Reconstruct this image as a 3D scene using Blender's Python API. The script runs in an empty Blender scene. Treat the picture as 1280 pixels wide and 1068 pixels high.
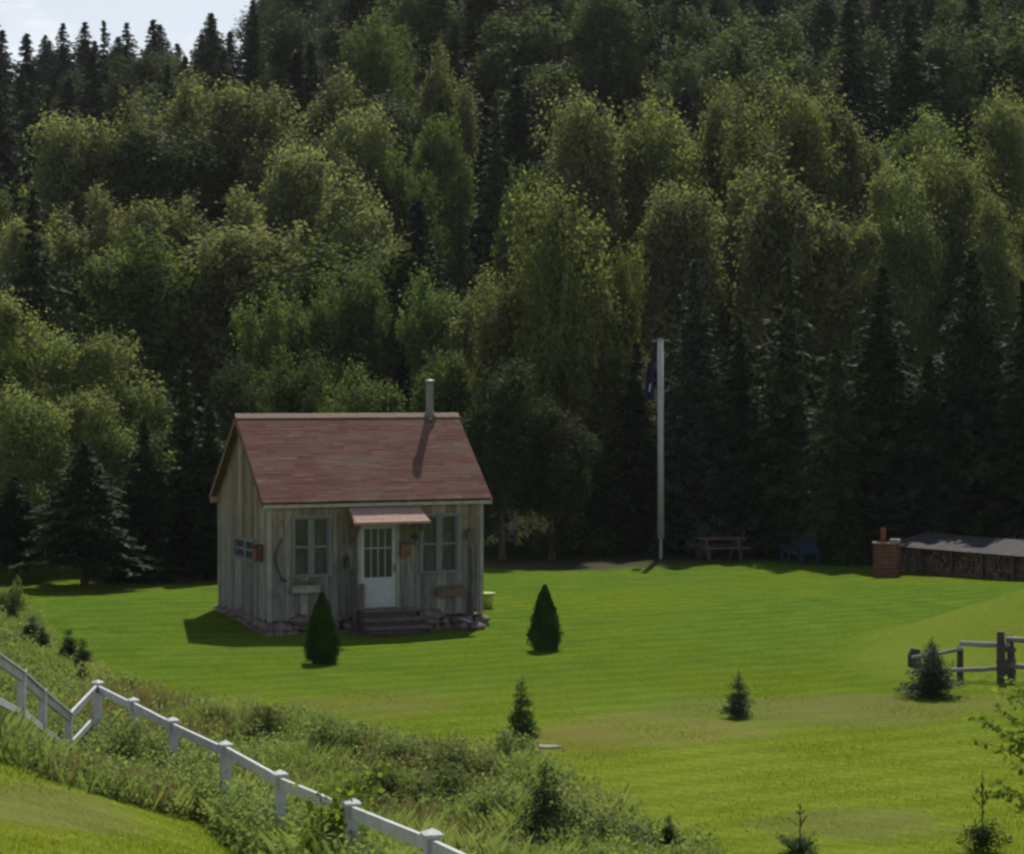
import bpy, bmesh, math, random
import numpy as np
from mathutils import Vector, Matrix
R_ = math.radians
random.seed(7); rng = np.random.default_rng(11)
scene = bpy.context.scene
COL = scene.collection

# ------------------------------------------------------------------ camera
EYE = 5.8; F = 2800.0; W, H = 1280.0, 1068.0; HOR = 484.0
cam_d = bpy.data.cameras.new("camera"); cam = bpy.data.objects.new("camera", cam_d); COL.objects.link(cam)
cam_d.sensor_width = 36; cam_d.lens = F / W * 36; cam_d.clip_end = 3000; cam_d.clip_start = 0.5
PITCH = math.atan((H / 2 - HOR) / F)
cam.location = (0, 0, EYE); cam.rotation_euler = (math.pi / 2 - PITCH, 0, 0)
scene.camera = cam
# ------------------------------------------------------------------ world + sun
SUN_EL, SUN_AZ = R_(53), R_(9)              # azimuth measured from +Y towards +X
w = bpy.data.worlds.new("World"); scene.world = w; w.use_nodes = True
nt = w.node_tree; nt.nodes.clear()
out = nt.nodes.new("ShaderNodeOutputWorld"); bg = nt.nodes.new("ShaderNodeBackground")
sky = nt.nodes.new("ShaderNodeTexSky"); sky.sky_type = 'NISHITA'; sky.sun_disc = False
sky.sun_elevation = SUN_EL; sky.sun_rotation = SUN_AZ; sky.dust_density = 1.0
bg.inputs[1].default_value = 0.075
tc = nt.nodes.new("ShaderNodeTexCoord"); mp = nt.nodes.new("ShaderNodeMapping"); mp.inputs['Scale'].default_value = (1, 1, 3.0)
no = nt.nodes.new("ShaderNodeTexNoise"); no.inputs['Scale'].default_value = 7.0; no.inputs['Detail'].default_value = 7
rp = nt.nodes.new("ShaderNodeValToRGB"); rp.color_ramp.elements[0].position = .40; rp.color_ramp.elements[1].position = .58
rp.color_ramp.elements[0].color = (0.42, .42, .42, 1)
mx = nt.nodes.new("ShaderNodeMixRGB"); mx.inputs[2].default_value = (14.4, 14.6, 15.1, 1)
L = nt.links.new
L(tc.outputs['Generated'], mp.inputs[0]); L(mp.outputs[0], no.inputs[0]); L(no.outputs[0], rp.inputs[0]); sx = nt.nodes.new("ShaderNodeSeparateXYZ"); mr = nt.nodes.new("ShaderNodeMapRange"); mr.inputs[1].default_value = .50; mr.inputs[2].default_value = .22
ml = nt.nodes.new("ShaderNodeMath"); ml.operation = 'MULTIPLY'
L(tc.outputs['Generated'], sx.inputs[0]); L(sx.outputs[2], mr.inputs[0]); L(rp.outputs[0], ml.inputs[0]); L(mr.outputs[0], ml.inputs[1]); L(ml.outputs[0], mx.inputs[0])
L(sky.outputs[0], mx.inputs[1]); L(mx.outputs[0], bg.inputs[0]); L(bg.outputs[0], out.inputs[0])
sd = bpy.data.lights.new("sun", 'SUN'); sd.energy = 5.0; sd.angle = R_(0.53); sd.color = (1, .94, .84)
sun = bpy.data.objects.new("sun", sd); COL.objects.link(sun)
SV = Vector((math.cos(SUN_EL) * math.sin(SUN_AZ), math.cos(SUN_EL) * math.cos(SUN_AZ), math.sin(SUN_EL)))
sun.rotation_euler = SV.to_track_quat('Z', 'Y').to_euler()
scene.view_settings.view_transform = 'Standard'; scene.view_settings.look = 'None'
scene.view_settings.exposure = 0.12; scene.view_settings.gamma = 1
scene.render.engine = 'CYCLES'
cy = scene.cycles
cy.max_bounces = 6; cy.diffuse_bounces = 3; cy.glossy_bounces = 2; cy.transmission_bounces = 4; cy.transparent_max_bounces = 4
cy.use_denoising = True; cy.caustics_reflective = False; cy.caustics_refractive = False
cy.filter_width = 2.7

# ------------------------------------------------------------------ terrain height
def ss(a, b, x):
    t = np.clip((x - a) / (b - a), 0, 1); return t * t * (3 - 2 * t)
_C = np.array([(-.64,18,1.16),(-2.6,25,.4),(-3.6,28,.24),(-4.7,31,.09),(-5.85,34.5,-.08),(-6.85,37,-.14),(-6.9,35,-.35),(-6.7,31.5,.5),
 (-6.4,28,1.25),(-4.0,22,1.3),(-5,25.5,1.15),(-3.2,22.8,.95),(-2,18,1.35),(-9,24,1.8),(2,30,0),(6,28,0),(10,30,.05),(0,35,0),(5,40,0),(-3,36,0),(-6,42,0),
 (-10,41,.1),(-8,50,.1),(-5.7,52,0),(-.5,54.4,0),(-7.5,56,.28),(-12,60,.3),(0,68,0),(10,68,0),(20,60,.3),(5,22,.35),(10,20,.5),(1.5,22,.5),(4,16,1.1),
 (0,12,2.2),(0,0,3.9),(-8,10,2.6),(8,10,2.2),(-15,20,2.2),(15,20,.9),(20,35,.4),(-15,35,.6),(-15,46,.3),(25,0,3.5),(-25,0,3.8),(30,70,.3),(-30,70,.5),(-30,40,.8),(35,40,.6),
 (0,80,0),(-15,76,.3),(12,50,0),(12,40,.1),(5,55,0),(0,45,0)], float)
def _tps(r2): return r2 * np.log(r2 + 1e-6) * .5
_n = len(_C)
_d2 = ((_C[:, None, :2] - _C[None, :, :2]) ** 2).sum(-1)
_A = np.zeros((_n + 3, _n + 3)); _A[:_n, :_n] = _tps(_d2) + np.eye(_n) * .5
_A[:_n, _n] = 1; _A[:_n, _n + 1:] = _C[:, :2]; _A[_n, :_n] = 1; _A[_n + 1:, :_n] = _C[:, :2].T
_wt = np.linalg.solve(_A, np.r_[_C[:, 2], 0, 0, 0])
def gz(X, Y):
    X = np.asarray(X, float); Y = np.asarray(Y, float)
    x = np.clip(X, -30, 30); y = np.clip(Y, 0, 85)
    d2 = (x[..., None] - _C[:, 0]) ** 2 + (y[..., None] - _C[:, 1]) ** 2
    z = _tps(d2) @ _wt[:_n] + _wt[_n] + _wt[_n + 1] * x + _wt[_n + 2] * y
    z = z * (1 - ss(66, 82, Y))
    a = np.clip(X - 7.2, 0, 9)
    z = z + 0.33 * a * a / (a + .8) * np.exp(-((Y - 50.5) / np.where(Y > 50.5, 2.3, 4.4)) ** 2)
    s = .255 + .085 * ss(-28, -6, X)
    t = np.clip(Y - 82, 0, 150)
    h = s * t * t / (t + 6)
    z = z + h + ss(84, 110, Y) * (1.2 * np.sin(X * .09 + Y * .05) + .8 * np.sin(X * .17 - Y * .08 + 1))
    return z
def ray(px, py):
    a = (px - W / 2) / F; b = (H / 2 - py) / F
    cp, sp = math.cos(PITCH), math.sin(PITCH)
    return a, cp + b * sp, b * cp - sp
def at(px, py, Y):
    dx, dy, dz = ray(px, py); t = Y / dy
    return Vector((dx * t, Y, EYE + dz * t))
def on_ground(px, py, y0=15., y1=160.):
    dx, dy, dz = ray(px, py)
    ys = np.linspace(y0, y1, 3000); t = ys / dy
    g = gz(dx * t, ys); r = EYE + dz * t
    i = np.argmax(r <= g)
    return Vector((dx * t[i], ys[i], g[i]))
def gpt(px, Y):
    X = (px - W / 2) / F * Y
    return Vector((X, Y, float(gz(X, Y))))

# ------------------------------------------------------------------ object helpers
LABELS = {}
def tag(o, label=None, cat=None, group=None, kind=None):
    if label: o['label'] = label; LABELS.setdefault(label, []).append(o.name)
    if cat: o['category'] = cat
    if group: o['group'] = group
    if kind: o['kind'] = kind
    return o
def empty(name, loc=(0, 0, 0), rz=0, sc=1.0):
    o = bpy.data.objects.new(name, None); COL.objects.link(o)
    o.location = loc; o.rotation_euler = (0, 0, rz)
    o.scale = (sc, sc, sc) if isinstance(sc, (int, float)) else sc
    o.empty_display_size = .2
    return o
def link(name, me, mat=None, parent=None):
    o = bpy.data.objects.new(name, me); COL.objects.link(o)
    if mat is not None and not me.materials: me.materials.append(mat)
    if parent is not None: o.parent = parent
    return o
def mesh_np(name, V, Q, smooth=False):
    me = bpy.data.meshes.new(name); V = np.asarray(V, np.float32); Q = np.asarray(Q, np.int32)
    n = Q.shape[1]
    me.vertices.add(len(V)); me.vertices.foreach_set('co', V.ravel())
    me.loops.add(Q.size); me.loops.foreach_set('vertex_index', Q.ravel())
    me.polygons.add(len(Q)); me.polygons.foreach_set('loop_start', np.arange(0, Q.size, n, dtype=np.int32))
    me.polygons.foreach_set('loop_total', np.full(len(Q), n, np.int32))
    if smooth: me.polygons.foreach_set('use_smooth', np.ones(len(Q), bool))
    me.update(); me.validate(); return me
class MB:
    def __init__(s): s.v = []; s.f = []
    def add(s, vs, fs):
        b = len(s.v); s.v += [tuple(v) for v in vs]; s.f += [tuple(i + b for i in f) for f in fs]; return s
    def box(s, x0, x1, y0, y1, z0, z1, j=0):
        J = lambda: random.uniform(-j, j) if j else 0
        vs = [(x + J(), y + J(), z + J()) for z in (z0, z1) for y in (y0, y1) for x in (x0, x1)]
        return s.add(vs, [(0, 2, 3, 1), (4, 5, 7, 6), (0, 1, 5, 4), (1, 3, 7, 5), (3, 2, 6, 7), (2, 0, 4, 6)])
    def beam(s, a, b, wd, ht, up=(0, 0, 1)):
        a, b = Vector(a), Vector(b); d = (b - a).normalized(); u = Vector(up)
        sd_ = d.cross(u).normalized() * wd / 2; u2 = sd_.cross(d).normalized() * ht / 2
        vs = [p + i * sd_ + k * u2 for p in (a, b) for k in (-1, 1) for i in (-1, 1)]
        return s.add(vs, [(0, 2, 3, 1), (4, 5, 7, 6), (0, 1, 5, 4), (1, 3, 7, 5), (3, 2, 6, 7), (2, 0, 4, 6)])
    def tube(s, pts, rad, n=8, cap=True, jit=0):
        pts = [Vector(p) for p in pts]; m = len(pts); b = len(s.v)
        if not hasattr(rad, '__len__'): rad = [rad] * m
        for i, p in enumerate(pts):
            d = (pts[min(i + 1, m - 1)] - pts[max(i - 1, 0)]).normalized()
            u = d.cross(Vector((0, 0, 1)) if abs(d.z) < .9 else Vector((1, 0, 0))).normalized(); v = d.cross(u)
            for k in range(n):
                a = 2 * math.pi * k / n; r = rad[i] * (1 + random.uniform(-jit, jit))
                s.v.append(tuple(p + (u * math.cos(a) + v * math.sin(a)) * r))
        for i in range(m - 1):
            for k in range(n):
                k2 = (k + 1) % n
                s.f.append((b + i * n + k, b + i * n + k2, b + (i + 1) * n + k2, b + (i + 1) * n + k))
        if cap:
            s.f.append(tuple(b + k for k in range(n))[::-1]); s.f.append(tuple(b + (m - 1) * n + k for k in range(n)))
        return s
    def rock(s, c, r, sq=(1, 1, .7)):
        bm = bmesh.new(); bmesh.ops.create_icosphere(bm, subdivisions=2, radius=1)
        ph = [random.uniform(0, 9) for _ in range(3)]
        vs = []
        for v in bm.verts:
            k = r * (1 + .16 * math.sin(v.co.x * 3 + ph[0]) + .14 * math.sin(v.co.y * 4 + ph[1]) + .1 * math.sin(v.co.z * 5 + ph[2]))
            vs.append((c[0] + v.co.x * k * sq[0], c[1] + v.co.y * k * sq[1], c[2] + v.co.z * k * sq[2]))
        fs = [tuple(v.index for v in f.verts) for f in bm.faces]; bm.free()
        return s.add(vs, fs)
    def build(s, name, mat, parent=None, smooth=False, bevel=0):
        me = bpy.data.meshes.new(name); me.from_pydata(s.v, [], s.f); me.update()
        bm = bmesh.new(); bm.from_mesh(me); bmesh.ops.recalc_face_normals(bm, faces=bm.faces); bm.to_mesh(me); bm.free()
        if smooth:
            for p in me.polygons: p.use_smooth = True
        o = link(name, me, mat, parent)
        if bevel:
            md = o.modifiers.new('bevel', 'BEVEL'); md.width = bevel; md.segments = 2; md.limit_method = 'ANGLE'
        return o

# ------------------------------------------------------------------ materials
class NT:
    def __init__(s, name):
        s.m = bpy.data.materials.new(name); s.m.use_nodes = True; s.t = s.m.node_tree
        s.b = s.t.nodes['Principled BSDF']; s.o = s.t.nodes['Material Output']
    def n(s, k, **kw):
        x = s.t.nodes.new(k)
        for a, v in kw.items():
            if a.startswith('i_'):
                key = a[2:]; key = int(key) if key.isdigit() else key
                x.inputs[key].default_value = v
            else: setattr(x, a, v)
        return x
    def l(s, a, b): s.t.links.new(a, b)
    def noise(s, vec, scale, detail=4, rough=.55, map_scale=None):
        if map_scale is not None:
            mpn = s.n('ShaderNodeMapping'); mpn.inputs['Scale'].default_value = map_scale; s.l(vec, mpn.inputs[0]); vec = mpn.outputs[0]
        x = s.n('ShaderNodeTexNoise', i_Scale=scale, i_Detail=detail, i_Roughness=rough); s.l(vec, x.inputs['Vector']); return x.outputs[0]
    def ramp(s, fac, stops):
        x = s.n('ShaderNodeValToRGB'); e = x.color_ramp.elements
        while len(e) < len(stops): e.new(.5)
        for i, (p, c) in enumerate(stops): e[i].position = p; e[i].color = (*c, 1) if hasattr(c, '__len__') else (c, c, c, 1)
        s.l(fac, x.inputs[0]); return x.outputs[0]
    def mix(s, fac, a, b, mode='MIX'):
        x = s.n('ShaderNodeMixRGB', blend_type=mode)
        for i, v in enumerate((fac, a, b)):
            if hasattr(v, 'is_linked') or isinstance(v, bpy.types.NodeSocket): s.l(v, x.inputs[i])
            else: x.inputs[i].default_value = v if i == 0 else (*v, 1)
        return x.outputs[0]
    def math(s, op, a, b=0.5):
        x = s.n('ShaderNodeMath', operation=op)
        for i, v in enumerate((a, b)):
            if isinstance(v, bpy.types.NodeSocket): s.l(v, x.inputs[i])
            else: x.inputs[i].default_value = v
        return x.outputs[0]
    def bump(s, h, strength=.4, dist=.02):
        x = s.n('ShaderNodeBump'); x.inputs['Strength'].default_value = strength; x.inputs['Distance'].default_value = dist
        s.l(h, x.inputs['Height']); s.l(x.outputs[0], s.b.inputs['Normal'])
    def obj(s): return s.n('ShaderNodeTexCoord').outputs['Object']

def leaf_mat(name, dark, light, tip, transl=.35, var=.25, clump=.6, hue=None):
    t = NT(name); geo = t.n('ShaderNodeNewGeometry'); oi = t.n('ShaderNodeObjectInfo')
    c = t.mix(geo.outputs['Random Per Island'], dark, light)
    nz = t.noise(t.obj(), clump, 3)
    c = t.mix(t.ramp(nz, [(.42, 0.), (.66, 1.)]), c, tip)
    v = t.math('MULTIPLY_ADD', oi.outputs['Random'], var * 2); 
    v.node.inputs[2].default_value = 1 - var
    c = t.mix(1.0, c, v, 'MULTIPLY')
    hs = t.n('ShaderNodeHueSaturation'); t.l(c, hs.inputs['Color'])
    hv = t.math('MULTIPLY_ADD', oi.outputs['Random'], .018); hv.node.inputs[2].default_value = .494; t.l(hv, hs.inputs['Hue'])
    c = hs.outputs[0]
    t.l(c, t.b.inputs['Base Color']); t.b.inputs['Roughness'].default_value = .62
    t.b.inputs['Specular IOR Level'].default_value = .04
    tr = t.n('ShaderNodeBsdfTranslucent'); c2 = t.mix(1.0, c, (1.12, 1.1, .62), 'MULTIPLY'); t.l(c2, tr.inputs[0])
    mxs = t.n('ShaderNodeMixShader'); mxs.inputs[0].default_value = transl
    t.l(t.b.outputs[0], mxs.inputs[1]); t.l(tr.outputs[0], mxs.inputs[2]); t.l(mxs.outputs[0], t.o.inputs[0])
    return t.m
M = {}
M['leaf_poplar'] = leaf_mat('poplar_leaves', (.082, .108, .050), (.172, .196, .092), (.225, .240, .110), .55)
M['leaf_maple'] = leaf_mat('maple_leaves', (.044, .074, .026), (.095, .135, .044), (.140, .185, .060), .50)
M['leaf_dark'] = leaf_mat('dark_hill_leaves', (.022, .038, .018), (.048, .070, .032), (.075, .100, .042), .40)  # leaf colour of a darker species, mostly on the far slope
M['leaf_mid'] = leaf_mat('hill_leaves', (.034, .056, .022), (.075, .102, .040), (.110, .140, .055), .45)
M['needle_mid'] = leaf_mat('green_needles', (.014, .028, .012), (.034, .058, .024), (.055, .085, .034), .2, .3)
M['leaf_birch'] = leaf_mat('birch_leaves', (.068, .092, .036), (.140, .165, .062), (.195, .210, .078), .52)
M['leaf_willow'] = leaf_mat('willow_leaves', (.080, .112, .048), (.165, .202, .084), (.215, .245, .098), .55)
M['needle'] = leaf_mat('spruce_needles', (.010, .022, .012), (.026, .046, .022), (.044, .070, .032), .18, .3)
M['needle_blue'] = leaf_mat('bluish_needles', (.020, .036, .024), (.040, .062, .040), (.050, .080, .046), .12, .2)
M['needle_young'] = leaf_mat('young_needles', (.018, .036, .012), (.036, .062, .020), (.050, .080, .026), .18, .2, 2.)
M['thuja'] = leaf_mat('cedar_sprays', (.010, .034, .006), (.022, .060, .008), (.034, .085, .012), .2, .1, 3.)
M['weed'] = leaf_mat('weed_blades', (.125, .185, .055), (.230, .305, .100), (.280, .320, .120), .5, .04, .45)
M['weed_leaf'] = leaf_mat('weed_leaves', (.110, .160, .052), (.265, .330, .130), (.215, .290, .100), .5, .05, .5)
M['blade'] = leaf_mat('lawn_blades', (.115, .170, .014), (.200, .265, .022), (.210, .250, .024), .5, .05, .3)
M['shrub'] = leaf_mat('shrub_leaves', (.080, .120, .042), (.190, .240, .100), (.230, .270, .120), .5, .3, 1.2)
M['broad'] = leaf_mat('broad_leaves', (.080, .130, .020), (.190, .270, .040), (.270, .330, .060), .5, .1, 1.5)
M['under'] = leaf_mat('undergrowth_leaves', (.014, .026, .009), (.030, .050, .014), (.042, .066, .018), .3, .05, .2)

def simple(name, col, rough=.7, var=.15, scale=6, bump=.2, metal=0, spec=.3, stretch=None):
    t = NT(name); v = t.obj(); nz = t.noise(v, scale, 5, .6, stretch)
    lo = tuple(c * (1 - var) for c in col); hi = tuple(min(1, c * (1 + var)) for c in col)
    t.l(t.ramp(nz, [(.3, lo), (.7, hi)]), t.b.inputs['Base Color'])
    t.b.inputs['Roughness'].default_value = rough; t.b.inputs['Metallic'].default_value = metal
    t.b.inputs['Specular IOR Level'].default_value = spec
    if bump: t.bump(t.noise(v, scale * 5, 4, .6, stretch), bump, .01)
    return t.m
M['bark'] = simple('bark', (.075, .062, .048), .9, .4, 4, .5, stretch=(1, 1, .2))
M['bark_pale'] = simple('pale_bark', (.26, .25, .22), .85, .5, 3, .4)
M['bark_dark'] = simple('dark_bark', (.035, .028, .022), .95, .4, 4, .5)
def fence_paint():
    t = NT('white_fence_paint'); v = t.obj()
    c = t.ramp(t.noise(v, 5, 5, .7), [(.3, (.36, .37, .38)), (.7, (.50, .51, .53))])
    c = t.mix(t.ramp(t.noise(v, 2.2, 6, .75), [(.50, 0.), (.68, .55)]), c, (.23, .25, .18))
    c = t.mix(t.ramp(t.noise(v, 16, 4, .8), [(.62, 0.), (.72, .5)]), c, (.20, .18, .15))
    t.l(c, t.b.inputs['Base Color']); t.b.inputs['Roughness'].default_value = .65; t.bump(t.noise(v, 40, 3), .2, .004); return t.m
M['white_paint'] = fence_paint()
M['white_door'] = simple('white_door_paint', (.33, .355, .37), .5, .10, 4, .05)
M['metal'] = simple('galvanised_pipe', (.15, .15, .14), .5, .25, 8, .1, .3)
M['stone'] = simple('field_stone', (.135, .105, .095), .9, .5, 3, .6)
M['trim'] = simple('weathered_trim', (.24, .235, .20), .85, .3, 5, .3, stretch=(1, 1, .3))
M['rake'] = simple('brown_rake_board', (.13, .065, .045), .8, .35, 6, .3)
M['fascia'] = simple('pale_fascia', (.28, .27, .235), .7, .25, 5, .2)
M['winframe'] = simple('window_frame_paint', (.125, .14, .14), .6, .2, 6, .1)
M['wood_grey'] = simple('grey_weathered_rail', (.24, .235, .22), .9, .4, 5, .5, stretch=(.3, .3, 1))
M['wood_dark'] = simple('dark_weathered_post', (.060, .052, .055), .9, .4, 6, .5)
M['wood_brown'] = simple('brown_plank', (.115, .075, .062), .85, .35, 6, .4)
M['step'] = simple('step_plank', (.125, .095, .095), .85, .35, 5, .4)
M['soil'] = simple('bark_and_soil', (.05, .035, .025), 1, .4, 8, .6)
M['rust'] = simple('rusty_metal', (.15, .055, .03), .8, .4, 9, .3)
M['black'] = simple('black_iron', (.015, .015, .016), .6, .2, 6, .1)
M['redbrick'] = simple('reddish_masonry', (.14, .068, .050), .9, .4, 9, .5)
M['blue'] = simple('blue_plastic', (.020, .05, .11), .5, .2, 5, .05)
M['flag'] = simple('dark_blue_cloth', (.007, .009, .040), .9, .3, 4, .1)
M['flagwhite'] = simple('white_cloth', (.35, .36, .42), .9, .2, 4, .1)
M['yellow'] = simple('yellow_green_plastic', (.30, .38, .05), .5, .15, 4, .05)
M['pole'] = simple('white_pole_paint', (.34, .34, .33), .5, .08, 3, .05)
M['roofgrey'] = simple('grey_roof_boards', (.036, .034, .037), .9, .3, 3, .3)
M['tablewood'] = simple('dull_red_wood', (.13, .085, .068), .8, .3, 5, .3)
M['pinkwood'] = simple('faded_red_wood', (.26, .15, .115), .8, .3, 5, .3)
def log_mat():
    t = NT('split_firewood'); g = t.n('ShaderNodeNewGeometry')
    c = t.mix(g.outputs['Random Per Island'], (.045, .030, .024), (.15, .10, .08))
    t.l(c, t.b.inputs['Base Color']); t.b.inputs['Roughness'].default_value = .9
    t.bump(t.noise(t.obj(), 30), .5, .01); return t.m
M['log'] = log_mat()
def board_mat():
    t = NT('weathered_board_siding'); v = t.obj(); g = t.n('ShaderNodeNewGeometry')
    sep = t.n('ShaderNodeSeparateXYZ'); t.l(v, sep.inputs[0])
    grain = t.noise(v, 9, 6, .65, (1.6, 1.6, .10))
    grey = t.ramp(grain, [(.25, (.085, .085, .088)), (.5, (.165, .165, .158)), (.75, (.25, .24, .215))])
    tan = t.ramp(grain, [(.25, (.13, .085, .045)), (.5, (.25, .19, .11)), (.75, (.33, .27, .17))])
    # wood kept its tan tone high on the wall where rain does not reach it
    wob = t.noise(v, 1.3, 4, .6, (1.5, 1.5, .5))
    h = t.math('MULTIPLY_ADD', wob, 2.6); h.node.inputs[2].default_value = -1.3
    hh = t.math('ADD', sep.outputs[2], h)
    f = t.ramp(t.math('MULTIPLY', hh, .3333), [(.48, 0.), (.95, .65)])
    c = t.mix(f, grey, tan)
    rnd = t.ramp(g.outputs['Random Per Island'], [(0, .62), (1, 1.30)])
    c = t.mix(1.0, c, rnd, 'MULTIPLY')
    st = t.ramp(t.noise(v, 5, 5, .7, (2, 2, .35)), [(.34, .35), (.52, 1.)])
    c = t.mix(.7, c, st, 'MULTIPLY')
    t.l(c, t.b.inputs['Base Color']); t.b.inputs['Roughness'].default_value = .9; t.b.inputs['Specular IOR Level'].default_value = .15
    t.bump(grain, .5, .01); return t.m
M['board'] = board_mat()
def shingle_mat(name='asphalt_shingles', pink=1.0):
    t = NT(name); v = t.obj(); g = t.n('ShaderNodeNewGeometry')
    c = t.ramp(g.outputs['Random Per Island'], [(0, (.118, .054, .045)), (.5, (.138, .066, .055)), (1, (.165, .088, .072))])
    blot = t.noise(v, 1.1, 5, .6, (.55, 1.6, 1.6))
    c = t.mix(t.ramp(blot, [(.45, 0.), (.68, .7)]), c, (.155, .118, .088))
    moss = t.noise(v, 3.2, 5, .7, (.5, 2.2, 2.2))
    c = t.mix(t.ramp(moss, [(.56, 0.), (.70, .6)]), c, (.25, .18, .145))
    gr = t.ramp(t.noise(v, 60, 3), [(.3, .7), (.7, 1.2)]); c = t.mix(1.0, c, gr, 'MULTIPLY')
    if pink != 1.0: c = t.mix(.75, c, (.42, .31, .25))
    t.l(c, t.b.inputs['Base Color']); t.b.inputs['Roughness'].default_value = .95; t.b.inputs['Specular IOR Level'].default_value = .1
    t.bump(t.noise(v, 120, 3), .4, .004); return t.m
M['shingle'] = shingle_mat(); M['shingle_pale'] = shingle_mat('faded_awning_shingles', .5)
def glass_mat():
    t = NT('window_glass'); v = t.obj()
    c = t.ramp(t.noise(v, 3, 4, .5, (3, 3, .8)), [(.35, (.012, .016, .022)), (.58, (.034, .042, .056)), (.8, (.085, .095, .11))])
    t.l(c, t.b.inputs['Base Color']); t.b.inputs['Roughness'].default_value = .12; return t.m
M['glass'] = glass_mat()
def glass_dark():
    t = NT('dark_glass'); t.b.inputs['Base Color'].default_value = (.010, .016, .010, 1); t.b.inputs['Roughness'].default_value = .25; return t.m
M['glassd'] = glass_dark()
def ground_mat():
    t = NT('lawn_and_forest_floor'); g = t.n('ShaderNodeNewGeometry'); P = g.outputs['Position']
    sep = t.n('ShaderNodeSeparateXYZ'); t.l(P, sep.inputs[0]); X, Y = sep.outputs[0], sep.outputs[1]
    big = t.noise(P, .13, 4, .6); mid = t.noise(P, .9, 5, .65); fine = t.noise(P, 9, 5, .75); vf = t.noise(P, 45, 4, .8)
    c = t.ramp(mid, [(.30, (.072, .132, .016)), (.55, (.100, .168, .021)), (.78, (.130, .192, .027))])
    yel = t.ramp(big, [(.44, 0.), (.64, 1.)])
    c = t.mix(t.math('MULTIPLY', yel, .55), c, (.138, .182, .014))
    # drier, yellower turf close to the road side
    near = t.n('ShaderNodeMapRange'); near.inputs[1].default_value = 46; near.inputs[2].default_value = 33; t.l(t.math('ADD', Y, t.math('MULTIPLY', big, 9)), near.inputs[0])
    near.inputs[1].default_value = 50; near.inputs[2].default_value = 38
    c = t.mix(t.math('MULTIPLY', near.outputs[0], .72), c, (.215, .262, .030))
    # mower tracks
    wv = t.n('ShaderNodeTexWave', i_Scale=.33, i_Distortion=1.2, i_Detail=2.0); wv.inputs['Detail Scale'].default_value = .6
    mpn = t.n('ShaderNodeMapping'); mpn.inputs['Rotation'].default_value = (0, 0, R_(62)); t.l(P, mpn.inputs[0]); t.l(mpn.outputs[0], wv.inputs[0])
    c = t.mix(.55, c, t.ramp(wv.outputs['Fac'], [(.2, .84), (.8, 1.10)]), 'MULTIPLY')
    wv2 = t.n('ShaderNodeTexWave', i_Scale=.8, i_Distortion=2.2, i_Detail=2.0)
    mp2 = t.n('ShaderNodeMapping'); mp2.inputs['Rotation'].default_value = (0, 0, R_(118)); t.l(P, mp2.inputs[0]); t.l(mp2.outputs[0], wv2.inputs[0])
    c = t.mix(.35, c, t.ramp(wv2.outputs['Fac'], [(.2, .82), (.8, 1.12)]), 'MULTIPLY')
    c = t.mix(1.0, c, t.ramp(fine, [(.28, .68), (.7, 1.25)]), 'MULTIPLY')
    c = t.mix(.8, c, t.ramp(vf, [(.3, .6), (.7, 1.35)]), 'MULTIPLY')
    # worn, pinkish dry patches
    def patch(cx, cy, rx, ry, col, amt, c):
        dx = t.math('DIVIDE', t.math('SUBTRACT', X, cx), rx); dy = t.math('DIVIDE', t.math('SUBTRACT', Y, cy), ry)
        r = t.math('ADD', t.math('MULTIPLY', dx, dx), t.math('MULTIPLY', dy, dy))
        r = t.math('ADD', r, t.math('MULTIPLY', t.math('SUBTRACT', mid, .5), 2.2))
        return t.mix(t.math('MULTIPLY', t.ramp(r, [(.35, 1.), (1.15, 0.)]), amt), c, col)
    def ramp_r(c): return c
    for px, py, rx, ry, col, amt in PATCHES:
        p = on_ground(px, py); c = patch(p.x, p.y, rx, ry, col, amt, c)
    # forest floor
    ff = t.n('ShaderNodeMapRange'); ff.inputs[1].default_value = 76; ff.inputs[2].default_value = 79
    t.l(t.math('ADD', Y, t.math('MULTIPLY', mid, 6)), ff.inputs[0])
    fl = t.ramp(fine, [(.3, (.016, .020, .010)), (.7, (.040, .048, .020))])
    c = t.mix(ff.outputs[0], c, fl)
    t.l(c, t.b.inputs['Base Color']); t.b.inputs['Roughness'].default_value = .95; t.b.inputs['Specular IOR Level'].default_value = 0.0
    h = t.math('ADD', fine, t.math('MULTIPLY', vf, .6)); t.bump(h, .9, .06)
    return t.m
PATCHES = [(830, 912, 2.2, 2.0, (.22, .195, .075), .5), (720, 925, 1.3, 1.5, (.18, .16, .05), .6), (1010, 890, 3.5, 2.2, (.17, .17, .075), .5),
           (1130, 880, 3.0, 1.6, (.17, .165, .06), .5), (470, 880, 1.8, 2.0, (.17, .15, .055), .45), (1060, 1030, 1.6, 1.2, (.16, .16, .07), .5), (60, 1010, 1.2, 2.0, (.17, .16, .08), .5),
           (1240, 800, 3.6, 6.0, (.150, .200, .028), .95), (700, 705, 4.5, 3.0, (.070, .062, .050), .85)]
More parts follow.
